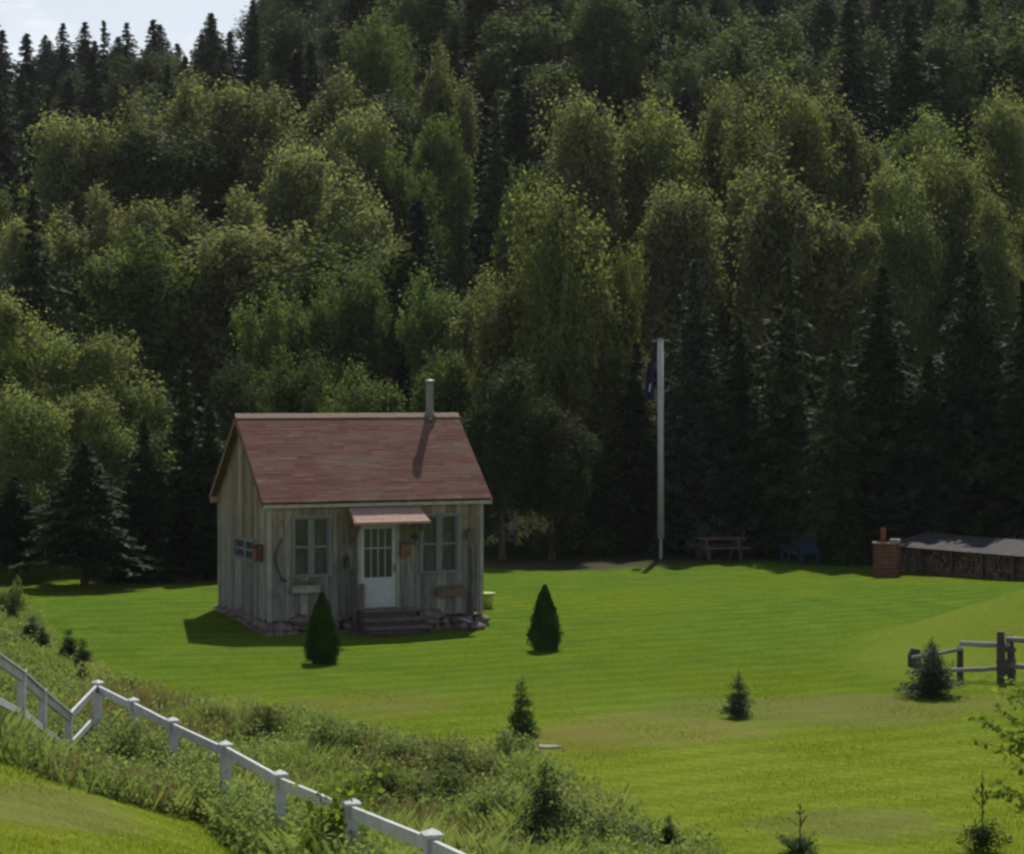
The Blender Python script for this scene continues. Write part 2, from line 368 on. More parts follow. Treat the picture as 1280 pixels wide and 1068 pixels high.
# ------------------------------------------------------------------ ground
def make_ground():
    xs = np.unique(np.r_[np.linspace(-420, -60, 25), np.linspace(-60, -16, 45), np.linspace(-16, 16, 129), np.linspace(16, 60, 45), np.linspace(60, 420, 25)])
    ys = np.unique(np.r_[np.linspace(-120, 10, 27), np.linspace(10, 62, 209), np.linspace(62, 110, 65), np.linspace(110, 260, 76), np.linspace(260, 700, 23)])
    XX, YY = np.meshgrid(xs, ys); Z = gz(XX, YY)
    Z = Z + .02 * np.sin(XX * 1.7 + YY * .6) * np.sin(YY * 1.3) * (YY < 75)
    V = np.stack([XX, YY, Z], -1).reshape(-1, 3); nx = len(xs)
    i = np.arange(len(ys) - 1)[:, None] * nx + np.arange(nx - 1)[None]
    Q = np.stack([i, i + 1, i + nx + 1, i + nx], -1).reshape(-1, 4)
    o = link('ground', mesh_np('ground', V, Q, True), ground_mat()); tag(o, 'mown green lawn running up into the dark forest floor', kind='structure')
make_ground()

# ------------------------------------------------------------------ foliage generators
def unit(n):
    v = rng.normal(size=(n, 3)); return v / np.linalg.norm(v, axis=1)[:, None]
def quads(C, N, size, aspect=.6, T=None):
    n = len(C); size = np.broadcast_to(size, (n,))[:, None]
    N = N / (np.linalg.norm(N, axis=1)[:, None] + 1e-9)
    if T is None: T = unit(n)
    T = T - (T * N).sum(1)[:, None] * N; T /= np.linalg.norm(T, axis=1)[:, None] + 1e-9
    B = np.cross(N, T)
    V = np.stack([C - T * size * .5, C + B * size * aspect * .5 - T * size * .05, C + T * size * .5, C - B * size * aspect * .5 - T * size * .05], 1)
    return V.reshape(-1, 3)
def leafmesh(name, Vs, mat, n=4):
    V = np.concatenate(Vs) if isinstance(Vs, list) else Vs
    me = mesh_np(name, V, np.arange(len(V)).reshape(-1, n)); me.materials.append(mat); return me
def deciduous(name, mat, bark, R=2.7, base=2.2, top=10., K=34, n=15000, leaf=.26, upright=1.0, lobe=.36, taper=.0):
    zc, hz = (base + top) / 2, (top - base) / 2
    d = unit(K); rr = rng.uniform(.30, .95, K)[:, None]
    c = d * rr; 
    z = c[:, 2]; sc = 1 - taper * np.clip(z, -1, 1)
    c = np.stack([c[:, 0] * R * sc, c[:, 1] * R * sc, zc + z * hz], 1)
    lr = R * lobe * rng.uniform(.65, 1.25, K)
    m = n // 16; k = rng.integers(0, K, m); dd = unit(m)
    dd[:, 2] = dd[:, 2] * .9 + .25
    r = lr[k] * rng.uniform(.25, 1.30, m) ** .55
    tw = c[k] + dd * r[:, None] * np.array([1, 1, upright])
    q = rng.integers(0, m, n); ts = rng.uniform(.10, .30, m) * (R / 2.7)
    g = rng.normal(size=(n, 3)) * np.array([1, 1, .75 + .35 * upright]); P = tw[q] + g * ts[q][:, None] * .8 + dd[q] * rng.uniform(-.2, .35, n)[:, None]
    dd = dd[q] + g * .35
    N = dd * .45 + unit(n) * .7 + np.array([0, 0, .6])
    me = leafmesh(name + '_crown', quads(P, N, leaf * rng.uniform(.6, 1.3, n), .65), mat)
    tb = MB(); lean = rng.uniform(-.25, .25, 2)
    pts = [(lean[0] * t * t, lean[1] * t * t, top * .86 * t) for t in np.linspace(0, 1, 8)]
    tb.tube(pts, list(np.linspace(.17, .03, 8) * (1 + .5 * (np.arange(8) == 0))), 8)
    for j in range(min(K, 12)):
        tz = float(np.clip(c[j, 2] * .62, base * .7, top * .75)); t = tz / (top * .86)
        a = Vector((lean[0] * t * t, lean[1] * t * t, tz)); b = Vector(c[j]); m_ = a.lerp(b, .5) + Vector((0, 0, -.15))
        tb.tube([a, m_, b], [.07, .045, .015], 5)
    tm = bpy.data.meshes.new(name + '_trunk'); tm.from_pydata(tb.v, [], tb.f); tm.materials.append(bark)
    for p in tm.polygons: p.use_smooth = True
    return me, tm
def conifer(name, mat, bark, H_=10., R=2.3, base=.5, whorls=34, per=8, step=.24, leaf=.34, droop=.35, shape=.85, ragged=.2, wd=.30):
    Cs, Ns, Ts, Ss = [], [], [], []
    for i in range(whorls):
        f = i / (whorls - 1); z0 = base + (H_ - base - .15) * f ** .95
        L_ = R * (1 - f) ** shape + .10
        a0 = random.uniform(0, 7)
        for j in range(per if f < .8 else max(4, per - 3)):
            a = a0 + 2 * math.pi * j / per + random.uniform(-.25, .25); l = L_ * random.uniform(1 - ragged * 2, 1 + ragged)
            m = max(2, int(l / step)); s = (np.arange(m) + .6) / m
            zz = z0 + .22 * l * np.sin(s * 1.6) - droop * l * s ** 1.5 + random.uniform(-.12, .12)
            ca, sa = math.cos(a), math.sin(a)
            rep = 9
            s2 = np.repeat(s, rep); z2 = np.repeat(zz, rep); q = len(s2)
            side = rng.uniform(-1, 1, q); width = wd * l * (1 - s2 * .7) * .8 + .08
            off = side * width
            P = np.stack([ca * l * s2 - sa * off, sa * l * s2 + ca * off, z2 - np.abs(side) * .10 * l * .4 + rng.uniform(-.07, .05, q)], 1)
            T = np.stack([ca - sa * side * 1.3, sa + ca * side * 1.3, -.35 + rng.uniform(-.3, .2, q)], 1)
            N = np.stack([rng.uniform(-.9, .9, q), rng.uniform(-.9, .9, q), np.ones(q)], 1) + np.array([ca, sa, 0]) * .3
            Cs.append(P); Ts.append(T); Ns.append(N); Ss.append(leaf * rng.uniform(.6, 1.2, q) * (1 - .45 * f))
    C = np.concatenate(Cs); T = np.concatenate(Ts); N = np.concatenate(Ns); S = np.concatenate(Ss)
    # leader
    nl = 40; zt = rng.uniform(H_ - .9, H_, nl); T2 = unit(nl) * .5 + np.array([0, 0, 1])
    C = np.r_[C, np.stack([rng.normal(0, .04, nl), rng.normal(0, .04, nl), zt], 1)]; T = np.r_[T, T2]; N = np.r_[N, unit(nl)]; S = np.r_[S, np.full(nl, leaf * .6)]
    me = leafmesh(name + '_crown', quads(C, N, S, .42, T), mat)
    tb = MB().tube([(0, 0, 0), (0, 0, H_ * .3), (.03, 0, H_ * .7), (0, 0, H_ - .1)], [H_ * .018, H_ * .013, H_ * .007, .012], 8)
    tm = bpy.data.meshes.new(name + '_trunk'); tm.from_pydata(tb.v, [], tb.f); tm.materials.append(bark)
    return me, tm
POP = [deciduous('poplar', M['leaf_poplar'], M['bark_pale'], 2.5, 1.0, 10, 46, 30000, .20, 1.7, .27, .22) for _ in range(3)]
MAP = [deciduous('maple', M['leaf_maple'], M['bark'], 2.9, .9, 10, 44, 30000, .20, 1.1, .30, .15) for _ in range(3)]
BIR = [deciduous('birch', M['leaf_birch'], M['bark_pale'], 2.6, 1.6, 10, 56, 38000, .165, 1.8, .23, .28) for _ in range(2)]
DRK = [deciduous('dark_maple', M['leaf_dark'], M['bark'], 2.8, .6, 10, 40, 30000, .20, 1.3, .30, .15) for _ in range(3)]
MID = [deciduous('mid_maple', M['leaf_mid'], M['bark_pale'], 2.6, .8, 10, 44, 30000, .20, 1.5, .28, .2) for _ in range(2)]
WIL = [deciduous('willow', M['leaf_willow'], M['bark'], 3.2, .5, 10, 64, 34000, .19, 1.2, .25, .08) for _ in range(2)]
SPR = [conifer('spruce', M['needle'], M['bark_dark'], 10, r, .25, 34, 10, .22, .42, .38, sh) for r, sh in ((2.3, .78), (2.0, .85), (2.6, .72))] + [conifer('ragged_spruce', M['needle_mid'], M['bark_dark'], 10, 2.2, .6, 26, 9, .24, .46, .30, .9, .38), conifer('green_spruce', M['needle_mid'], M['bark_dark'], 10, 2.5, .3, 30, 10, .22, .42, .45, .65, .28)]
FIR = [conifer('fir', M['needle'], M['bark_dark'], 10, 1.7, .5, 36, 9, .22, .40, .3, .8, .15)]
SPT = [conifer('tall_spruce', M['needle'], M['bark_dark'], 10, 2.4, 1.9, 30, 10, .22, .44, .45, .7, .25)]
SPB = [conifer('blue_spruce', M['needle_blue'], M['bark_dark'], 10, 2.3, .3, 32, 10, .22, .42, .3, .8, .25)]

TREES = []
def tree(kind, var, px, top, Y, wpx, label, cat='tree', name=None, group=None, X=None, base_py=None):
    """a tree whose tip shows at (px, top) and whose crown is wpx wide, standing on the ground at depth Y"""
    me, tm = kind[var % len(kind)]
    p = gpt(px, Y) if X is None else Vector((X, Y, float(gz(X, Y))))
    ht = at(px, top, Y).z - p.z
    xs_ = [v.co.x for v in list(me.vertices)[::37]] if 'w' not in me else None
    if xs_: me['w'] = max(xs_) - min(xs_); me['h'] = max(v.co.z for v in me.vertices)
    sw = wpx / F * Y / me['w']; sh = ht / me['h']
    nm = name or {id(POP): 'poplar_tree', id(MAP): 'maple_tree', id(BIR): 'birch_tree', id(WIL): 'willow_tree', id(DRK): 'maple_tree', id(MID): 'maple_tree', id(SPR): 'spruce_tree', id(FIR): 'fir_tree', id(SPB): 'spruce_tree', id(SPT): 'spruce_tree'}.get(id(kind), 'tree')
    sw *= 1.12
    e = empty(nm, p - Vector((0, 0, .05)), random.uniform(0, 6.28), (sw, sw, sh))
    tag(e, label, cat, group)
    link('crown', me, None, e); link('trunk', tm, None, e)
    TREES.append((p.x, p.y)); return e
G1 = 'poplars in the tall pale clump above the cottage'
for i, (px, top, Y, wp, lb) in enumerate([
    (92, 128, 113, 105, 'pale green poplar at the outer left shoulder of the tall clump, beside dark spruces'),
    (158, 100, 115, 115, 'pale poplar second from the left along the top of the tall clump'),
    (228, 78, 117, 120, 'pale poplar with a rounded top left of the middle of the tall clump'),
    (296, 92, 116, 115, 'pale poplar in the middle of the top of the tall clump'),
    (352, 98, 115, 110, 'greyish green poplar right of the middle of the tall clump'),
    (412, 74, 117, 125, 'highest and broadest poplar of the tall clump, next to its right shoulder'),
    (452, 120, 113, 80, 'narrow poplar forming the right shoulder of the tall clump'),
    (82, 250, 104, 95, 'lower poplar at the bottom left of the tall clump'),
    (132, 222, 106, 90, 'lower rounded poplar second from the left in the front of the tall clump'),
    (188, 238, 103, 95, 'lower poplar third from the left in the front of the tall clump'),
    (245, 232, 105, 95, 'lower poplar below the middle of the tall clump'),
    (310, 222, 103, 105, 'lower wide poplar straight above the left end of the cottage roof'),
    (375, 168, 108, 95, 'mid-height poplar half hiding the right side of the tall clump'),
    (438, 185, 105, 95, 'lower poplar at the bottom right of the tall clump')]):
    tree(POP, i, px, top, Y, wp * 1.18, lb, group=G1)
G2 = 'aspens on the slope behind the white pole'
for i, (px, top, Y, wp, lb) in enumerate([
    (722, 102, 104, 120, 'loose olive poplar farthest left among the tall ones behind the white pole'),
    (812, 84, 106, 135, 'tall olive poplar with a wide top directly above the white pole'),
    (893, 84, 108, 110, 'slim olive poplar just right of the white pole line'),
    (982, 62, 104, 150, 'tallest poplar of the slope, its pale tip right of the white pole'),
    (1045, 78, 106, 110, 'poplar joined to the right side of the tallest one'),
    (940, 190, 99, 120, 'lower olive poplar filling the gap behind the dark spruces'),
    (850, 215, 97, 120, 'lower olive poplar behind the top of the white pole')]):
    tree(BIR if i in (1, 3) else POP, i, px, top, Y, wp, lb, group=G2, name='poplar_tree')
for i, (px, top, Y, wp, lb) in enumerate([
    (1128, 178, 98, 120, 'silvery green tree at the left of the loose clump over the firewood shed'),
    (1186, 148, 100, 130, 'tallest silvery green tree above the firewood shed'),
    (1242, 215, 97, 110, 'silvery green tree reaching the right edge above the firewood shed'),
    (1290, 225, 99, 110, 'silvery green tree cut by the right edge of the view'),
    (1070, 250, 96, 110, 'silvery green tree low beside the tallest poplar')]):
    tree(WIL, i, px, top, Y, wp, lb, group='silvery trees above the firewood shed')
G3 = 'broad-leaved trees behind the cottage roof'
for i, (px, top, Y, wp, k, lb) in enumerate([
    (335, 352, 91, 105, MAP, 'rounded green tree above the left end of the cottage ridge'),
    (392, 332, 92, 100, MAP, 'rounded green tree above the left half of the cottage ridge'),
    (450, 318, 93, 105, MAP, 'bright topped green tree above the middle of the cottage ridge'),
    (498, 262, 99, 90, WIL, 'light green tree rising higher than its neighbours above the cottage ridge'),
    (545, 318, 92, 105, MAP, 'green tree straight above the metal chimney pipe'),
    (596, 325, 91, 100, POP, 'olive tree over the right end of the cottage ridge'),
    (370, 420, 84, 110, MAP, 'low leafy tree close behind the left half of the cottage roof'),
    (460, 440, 83, 115, MAP, 'low leafy tree close behind the middle of the cottage roof'),
    (562, 425, 84, 110, MAP, 'low leafy tree close behind the chimney pipe'),
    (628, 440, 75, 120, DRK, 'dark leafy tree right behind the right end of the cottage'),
    (300, 430, 86, 95, DRK, 'dark leafy tree behind the left gable of the cottage')]):
    tree(k, i, px, top, Y, wp, lb, group=G3)
tree(BIR, 0, 700, 208, 82, 175, 'large birch with sunlit yellow-green top standing left of the white pole')
tree(BIR, 1, 640, 300, 83, 110, 'smaller yellowish birch on the left flank of the large one')
tree(BIR, 0, 772, 288, 83, 95, 'ragged birch leaning out between the large one and the white pole')
tree(DRK, 2, 690, 490, 75, 120, 'dark leafy tree at the forest edge below the large birch')
G4 = 'broad-leaved trees at the left forest edge'
for i, (px, top, Y, wp, lb) in enumerate([
    (-12, 335, 69, 170, 'tall light green willow cut by the left edge of the view'),
    (62, 372, 70, 150, 'wide light green willow second from the left edge'),
    (140, 392, 71, 150, 'light green willow with a domed top beside the dark gap'),
    (30, 460, 66, 140, 'lower light green willow in front at the left edge'),
    (120, 470, 68, 120, 'lower dull green willow in front of the domed one')]):
    tree(WIL, i, px, top, Y, wp, lb, group=G4)
G5 = 'dark conifers under the willows at the left'
for i, (px, top, Y, wp, k, lb) in enumerate([
    (105, 548, 61.5, 170, SPT, 'dark spruce with a bare lower trunk standing on the shaded lawn at the left'),
    (18, 590, 63.5, 120, SPT, 'dark spruce at the left edge of the shaded lawn'),
    (180, 520, 64, 120, SPR, 'dark spruce between the willows and the cottage'),
    (232, 445, 66, 140, SPR, 'tall dark spruce just left of the cottage gable'),
    (262, 500, 65, 110, FIR, 'slim dark spruce almost touching the cottage gable in view'),
    (160, 600, 65.5, 110, SPR, 'low dark spruce behind the bare trunked one')]):
    tree(k, i, px, top, Y, wp, lb, group=G5, name='spruce_tree')
G6 = 'dark spruces at the forest edge right of the pole'
for i, (px, top, Y, wp, k, lb) in enumerate([
    (795, 425, 79, 120, SPR, 'dark spruce right behind the white pole'),
    (868, 320, 79, 150, SPB, 'bluish spruce first to the right of the white pole'),
    (925, 395, 78.5, 130, SPR, 'shorter dark spruce second to the right of the white pole'),
    (985, 312, 77.5, 160, SPR, 'tall pointed dark spruce behind the blue chair'),
    (1045, 420, 74, 130, SPR, 'shorter dark spruce between the blue chair and the brick fire pit'),
    (1102, 330, 75, 180, SPR, 'tall dark spruce behind the brick fire pit'),
    (1160, 440, 73.5, 140, SPR, 'shorter dark spruce behind the left part of the firewood shed'),
    (1214, 308, 74.5, 200, SPR, 'tallest dark spruce, behind the middle of the firewood shed'),
    (1278, 345, 73, 170, SPR, 'dark spruce behind the firewood shed at the right edge of the view'),
    (745, 500, 78, 110, SPR, 'low dark spruce left of the white pole'),
    (1335, 330, 72, 160, SPR, 'dark spruce beyond the right end of the firewood shed')]):
    tree(k, i, px, top, Y, wp, lb, group=G6, name='spruce_tree')
for i, (px, top, Y, wp, k, lb) in enumerate([
    (22, 262, 104, 60, POP, 'small green tree alone in front of the dark spruces at the left'),
    (512, 168, 112, 90, MAP, 'fresh green round tree between the tall clump and the dark spruces'),
    (548, 130, 118, 85, MAP, 'fresh green tree behind the round one beside the tall clump'),
    (620, 118, 112, 95, SPR, 'dark broad spruce standing over the gap above the chimney pipe'),
    (575, 215, 104, 75, SPR, 'dark narrow spruce in the gap above the chimney pipe'),
    (660, 190, 106, 80, MAP, 'dull green tree behind the left side of the large birch'),
    (470, 0, 132, 110, MAP, 'pale green round tree over the right shoulder of the tall clump'),
    (555, 35, 126, 80, POP, 'thin light green tree in the middle of the upper slope')]):
    tree(k, i, px, top, Y, wp, lb)
# upper slope: jittered rows, filled where the hand-placed trees leave room
ORD = ['first', 'second', 'third', 'fourth', 'fifth', 'sixth', 'seventh', 'eighth', 'ninth', 'tenth', 'eleventh', 'twelfth', 'thirteenth', 'fourteenth', 'fifteenth', 'sixteenth', 'seventeenth', 'eighteenth', 'nineteenth', 'twentieth', 'twenty-first', 'twenty-second', 'twenty-third', 'twenty-fourth', 'twenty-fifth', 'twenty-sixth', 'twenty-seventh', 'twenty-eighth', 'twenty-ninth', 'thirtieth']
rows = [97, 103, 110, 117, 124, 131, 139, 147, 156, 165, 175, 185, 195, 205, 216]
for ri, Yr in enumerate(rows):
    half = Yr * .245; stepx = 4.0 + .012 * (Yr - 95); cnt = {}
    X = -half + random.uniform(0, stepx)
    while X < half:
        Y = Yr + random.uniform(-2.5, 2.5); x = X + random.uniform(-.9, .9); X += stepx * random.uniform(.85, 1.15)
        px = W / 2 + x / Y * F
        if min((x - a) ** 2 + (Y - b) ** 2 for a, b in TREES) < 3.0 ** 2: continue
        u = random.random()
        pc = .85 if px < 120 else ((.8 if Yr > 145 else .5) if px < 330 else (.5 if px < 440 else (.68 if px < 820 else (.5 if px < 1060 else .38))))
        far = Y > 112
        if (60 < px < 480 and Y < 122) or (640 < px < 1280 and 94 < Y < 113): pc = .06
        if u < pc:
            k = random.choice([SPR, SPR, FIR]); ht = random.uniform(9.5, 15); wm = random.uniform(4.6, 6.4); kd, nm, wd_ = 'dark spruce', 'spruce_tree', 'spruce'
        elif random.random() < .65:
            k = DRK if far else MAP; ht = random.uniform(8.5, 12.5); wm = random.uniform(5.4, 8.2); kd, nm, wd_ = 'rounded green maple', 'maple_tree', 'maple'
        elif px > 1000 and not far:
            k = WIL; ht = random.uniform(8.5, 12); wm = random.uniform(4.5, 5.8); kd, nm, wd_ = 'silvery green tree', 'willow_tree', 'silvery'
        else:
            k = MID if far else POP; ht = random.uniform(9.5, 13.5); wm = random.uniform(4.8, 6.6); kd, nm, wd_ = 'upright olive poplar', 'poplar_tree', 'poplar'
        p = Vector((x, Y, float(gz(x, Y))))
        tp = H / 2 - F * math.tan(math.atan2(p.z + ht - EYE, Y) + PITCH)
        if tp + 250 < 0 and Y > 120 and tp + (ht / Y * F) < -40: continue
        if px < 310 and tp < 48:
            tp = random.uniform(16, 58) - max(0, px - 240) * .35
            if at(px, tp, Y).z - p.z < 4.0: continue
        c = cnt[wd_] = cnt.get(wd_, -1) + 1
        # keep broad crowns out of the sightline of the tall clump's top
        lb = f"{kd}, {ORD[c]} of its kind from the left in hillside row {ORD[ri]} counting uphill"
        e = tree(k, random.randint(0, 5), px, tp, Y, wm / Y * F, lb, group=f'{kd}s filling the hillside forest', name=nm, X=x)

# ------------------------------------------------------------------ undergrowth, weeds, lawn blades
def scatter_under():
    n = 900; X = rng.uniform(-30, 30, n); Y = 79 + 34 * rng.random(n) ** 1.5; k = np.abs(X) < Y * .26; X, Y = X[k], Y[k]
    Cs, Ns, Ss = [], [], []
    for x, y in zip(X, Y):
        m = 70; r = random.uniform(.35, 1.0); hgt = random.uniform(.3, .9)
        d = unit(m); d[:, 2] = np.abs(d[:, 2])
        P = np.array([x, y, float(gz(x, y))]) + d * np.array([r, r, hgt]) * rng.uniform(.5, 1, m)[:, None]
        Cs.append(P); Ns.append(d + unit(m) * .7); Ss.append(rng.uniform(.10, .26, m))
    me = leafmesh('undergrowth', quads(np.concatenate(Cs), np.concatenate(Ns), np.concatenate(Ss), .6), M['under'])
    tag(link('undergrowth', me), 'low dark leafy undergrowth along the foot of the forest', 'undergrowth', kind='stuff')
scatter_under()
def pip(x, y, poly):
    c = np.zeros(len(x), bool); j = len(poly) - 1
    for i in range(len(poly)):
        xi, yi = poly[i]; xj, yj = poly[j]
        c ^= ((yi > y) != (yj > y)) & (x < (xj - xi) * (y - yi) / (yj - yi + 1e-12) + xi); j = i
    return c
def to_px(X, Y, Z):
    cp, sp = math.cos(PITCH), math.sin(PITCH); dz = Z - EYE
    dpt = Y * cp - dz * sp; up = Y * sp + dz * cp
    return W / 2 + X / dpt * F, H / 2 - up / dpt * F
WEED_PX = [(-80, 740), (20, 750), (60, 800), (130, 852), (210, 880), (300, 893), (380, 902), (500, 935), (640, 948), (720, 985), (800, 1030), (900, 1075), (960, 1300), (760, 1560),
           (600, 1420), (500, 1230), (430, 1085), (310, 1036), (185, 1014), (92, 988), (0, 954), (-80, 932)]
WEED = [on_ground(px, py, 9.).xy for px, py in WEED_PX]
def blades(n, xr, yr, mask, h, wd, lean, name, mat, label, cat, dens=None):
    X = rng.uniform(*xr, n); Y = rng.uniform(*yr, n); k = mask(X, Y); X, Y = X[k], Y[k]
    Z = gz(X, Y); n = len(X); ang = rng.uniform(0, 2 * np.pi, n); hh = h(X, Y) * rng.uniform(.5, 1.25, n); ww = wd * rng.uniform(.6, 1.4, n)
    la = rng.uniform(0, 2 * np.pi, n); ll = lean * hh * rng.uniform(.2, 1, n)
    dx, dy = np.cos(ang) * ww, np.sin(ang) * ww
    A = np.stack([X - dx, Y - dy, Z - .02], 1); B = np.stack([X + dx, Y + dy, Z - .02], 1)
    m1 = np.stack([X + dx * .7 + np.cos(la) * ll * .35, Y + dy * .7 + np.sin(la) * ll * .35, Z + hh * .6], 1)
    T = np.stack([X + np.cos(la) * ll, Y + np.sin(la) * ll, Z + hh], 1)
    me = leafmesh(name, np.stack([A, B, m1, T], 1).reshape(-1, 3), mat)
    tag(link(name, me), label, cat, kind='stuff'); return X, Y
def patchy(X, Y): return .5 + .5 * np.sin(X * 1.9 + 2 * np.sin(Y * .7)) * np.sin(Y * .9 + 1.5 * np.sin(X * .8))
FL = np.array([(-6.85, 37.), (-5.85, 34.3), (-4.7, 31.3), (-3.58, 28.), (-2.6, 25.), (-1.55, 21.6), (-.64, 18.2), (.3, 15.2)])
def NEARF(X, Y):
    x = np.interp(Y, FL[::-1, 1], FL[::-1, 0]); return np.exp(-((X - x) / .8) ** 2) * (1 - ss(35, 39, Y))
weed_mask = lambda X, Y: pip(X, Y, WEED) | ((NEARF(X, Y) > .22) & (Y < 36) & (Y > 14) & (X > np.interp(Y, FL[::-1, 1], FL[::-1, 0]) - .30))
blades(700000, (-14, 4), (13, 62), lambda X, Y: weed_mask(X, Y) & (rng.random(len(X)) < .25 + .75 * ss(27, 34, Y)), lambda X, Y: (.10 + .24 * patchy(X, Y) ** 1.5) * (1 + .5 * (1 - ss(26, 36, Y))) + .12 * NEARF(X, Y), .0036, .8, 'tall_grass', M['weed'], 'rough uncut grass and weeds along both sides of the white fence', 'tall grass')
M['dry'] = leaf_mat('dry_stalks', (.16, .13, .07), (.26, .22, .12), (.24, .17, .10), .35, .05, .5)
blades(60000, (-8, 3), (20, 44), lambda X, Y: weed_mask(X, Y) & (rng.random(len(X)) < .9 * patchy(X * .6 + 1, Y * .8 + 2) ** 3), lambda X, Y: .38 + 0 * X, .004, .35, 'dry_grass', M['dry'], 'reddish dry grass stalks standing in the rough strip', 'dry grass')
def weed_leaves():
    n = 26000; X = rng.uniform(-14, 4, n); Y = rng.uniform(13, 60, n); k = weed_mask(X, Y) & (rng.random(n) < .35 + .65 * patchy(X * .8 + 3, Y)); X, Y = X[k], Y[k]
    Cs, Ns, Ss = [], [], []
    for x, y in zip(X, Y):
        m = 60; r = random.uniform(.12, .4); hgt = random.uniform(.15, .50) + .36 * float(NEARF(x, y)); d = unit(m); d[:, 2] = np.abs(d[:, 2])
        Cs.append(np.array([x, y, float(gz(x, y))]) + d * np.array([r, r, hgt]) * rng.uniform(.3, 1, m)[:, None]); Ns.append(d + unit(m)); Ss.append(rng.uniform(.035, .09, m))
    # thicker growth hard against the fence
    ns = 900; ys = rng.uniform(15.5, 37.5, ns); xs_ = np.interp(ys, FL[::-1, 1], FL[::-1, 0]) + rng.uniform(-.36, .15, ns)
    for x, y in zip(xs_, ys):
        m = 90; r = random.uniform(.12, .30); hgt = random.uniform(.45, .88) * (1 - .35 * float(ss(33, 38, y))); d = unit(m); d[:, 2] = np.abs(d[:, 2])
        Cs.append(np.array([x, y, float(gz(x, y))]) + d * np.array([r, r, hgt]) * rng.uniform(.2, 1, m)[:, None]); Ns.append(d + unit(m)); Ss.append(rng.uniform(.03, .085, m))
    me = leafmesh('weeds', quads(np.concatenate(Cs), np.concatenate(Ns), np.concatenate(Ss), .55), M['weed_leaf'])
    tag(link('weeds', me), 'leafy knee-high weeds mixed through the rough grass by the white fence', 'weeds', kind='stuff')
weed_leaves()
lawn_mask = lambda X, Y: (np.abs(X) < Y * .245) & ~pip(X, Y, WEED) & (rng.random(len(X)) < (28 / np.maximum(Y, 10)) ** 1.2 * (1 - ss(36, 56, Y)))
blades(420000, (-13, 13), (18, 56), lawn_mask, lambda X, Y: .018 + .018 * patchy(X * .7, Y * .7), .006, .9, 'lawn_grass', M['blade'], 'short mown grass blades of the sunlit lawn', 'grass')

# ------------------------------------------------------------------ small plants on the lawn
def shrub_mesh(name, mat, R=.5, Ht=.8, n=3600, leaf=.055, K=22):
    d = unit(K); d[:, 2] = np.abs(d[:, 2]); c = d * rng.uniform(.3, .8, K)[:, None] * np.array([R, R, Ht * .8]); c[:, 2] += .08
    k = rng.integers(0, K, n); dd = unit(n); P = c[k] + dd * R * .46 * rng.uniform(.3, 1, n)[:, None] ** .5 * rng.uniform(.6, 1.2, K)[k][:, None]
    P[:, 2] = np.maximum(P[:, 2], .02)
    me = leafmesh(name, quads(P, dd * .6 + unit(n) * .8, leaf * rng.uniform(.6, 1.4, n), .5), mat)
    tb = MB()
    for j in range(K): tb.tube([(0, 0, 0), Vector(c[j]) * .5 + Vector((0, 0, .05)), c[j]], [.012, .008, .004], 4)
    tm = bpy.data.meshes.new(name + '_stem'); tm.from_pydata(tb.v, [], tb.f); tm.materials.append(M['bark'])
    return me, tm
SHR = [shrub_mesh('shrub', M['shrub']) for _ in range(4)]
YSP = [conifer('young_spruce', M['needle_young'], M['bark'], 1.3, .42, .04, 15, 7, .07, .10, .15, .8, .25, .5) for _ in range(3)]
YSB = [conifer('bluish_young', M['needle_blue'], M['bark'], 1.3, .50, .04, 15, 7, .07, .10, .10, .7, .25, .5)]
YSD = [conifer('dark_young', M['needle'], M['bark_dark'], 1.3, .42, .04, 16, 8, .06, .10, .10, .7, .25, .6) for _ in range(2)]
def leggy(Ht=1.3):   # young spruce: low skirt, long bare leader
    a = conifer('leggy', M['needle_young'], M['bark'], Ht * .42, .42, .03, 7, 7, .07, .10, -.25, .6, .3, .4)[0]
    V = np.empty(len(a.vertices) * 3, np.float32); a.vertices.foreach_get('co', V); V = V.reshape(-1, 3)
    n = 70; z = rng.uniform(.3, 1, n) * Ht; C = np.stack([rng.normal(0, .012, n), rng.normal(0, .012, n), z], 1)
    V2 = quads(C, unit(n), .07, .3, unit(n) * .7 + np.array([0, 0, 1.]))
    ex = []
    for zf, an, ln in ((.55, .3, .28), (.56, 2.4, .24), (.6, 4.4, .22), (.8, 1.1, .1), (.8, 3.9, .1)):
        t = rng.random(26); base = np.array([0, 0, zf * Ht]); d = np.array([math.cos(an) * ln, math.sin(an) * ln, ln * .8])
        ex.append(quads(base + d * t[:, None] + rng.normal(0, .01, (26, 3)), unit(26), .07, .3, unit(26) * .5 + d / ln))
    me = leafmesh('leggy_crown', [V, V2] + ex, M['needle_young'])
    tb = MB().tube([(0, 0, 0), (0, 0, Ht * .5), (0, 0, Ht)], [.022, .014, .005], 6)
    tm = bpy.data.meshes.new('leggy_trunk'); tm.from_pydata(tb.v, [], tb.f); tm.materials.append(M['bark']); return me, tm
LEG = [leggy()]
def plant(kind, var, px, py, top, wpx, label, cat, name, group=None, stem='trunk', leafname='crown'):
    me, tm = kind[var % len(kind)]; p = on_ground(px, py)
    ht = at(px, top, p.y).z - p.z
    co = np.empty(len(me.vertices) * 3, np.float32); me.vertices.foreach_get('co', co); co = co.reshape(-1, 3)
    w0 = np.percentile(co[:, 0], 99) - np.percentile(co[:, 0], 1); h0 = co[:, 2].max()
    e = empty(name, p - Vector((0, 0, .02)), random.uniform(0, 6.28), (wpx / F * p.y / w0, wpx / F * p.y / w0, ht / h0)); tag(e, label, cat, group)
    link(leafname, me, None, e); link(stem, tm, None, e); return e
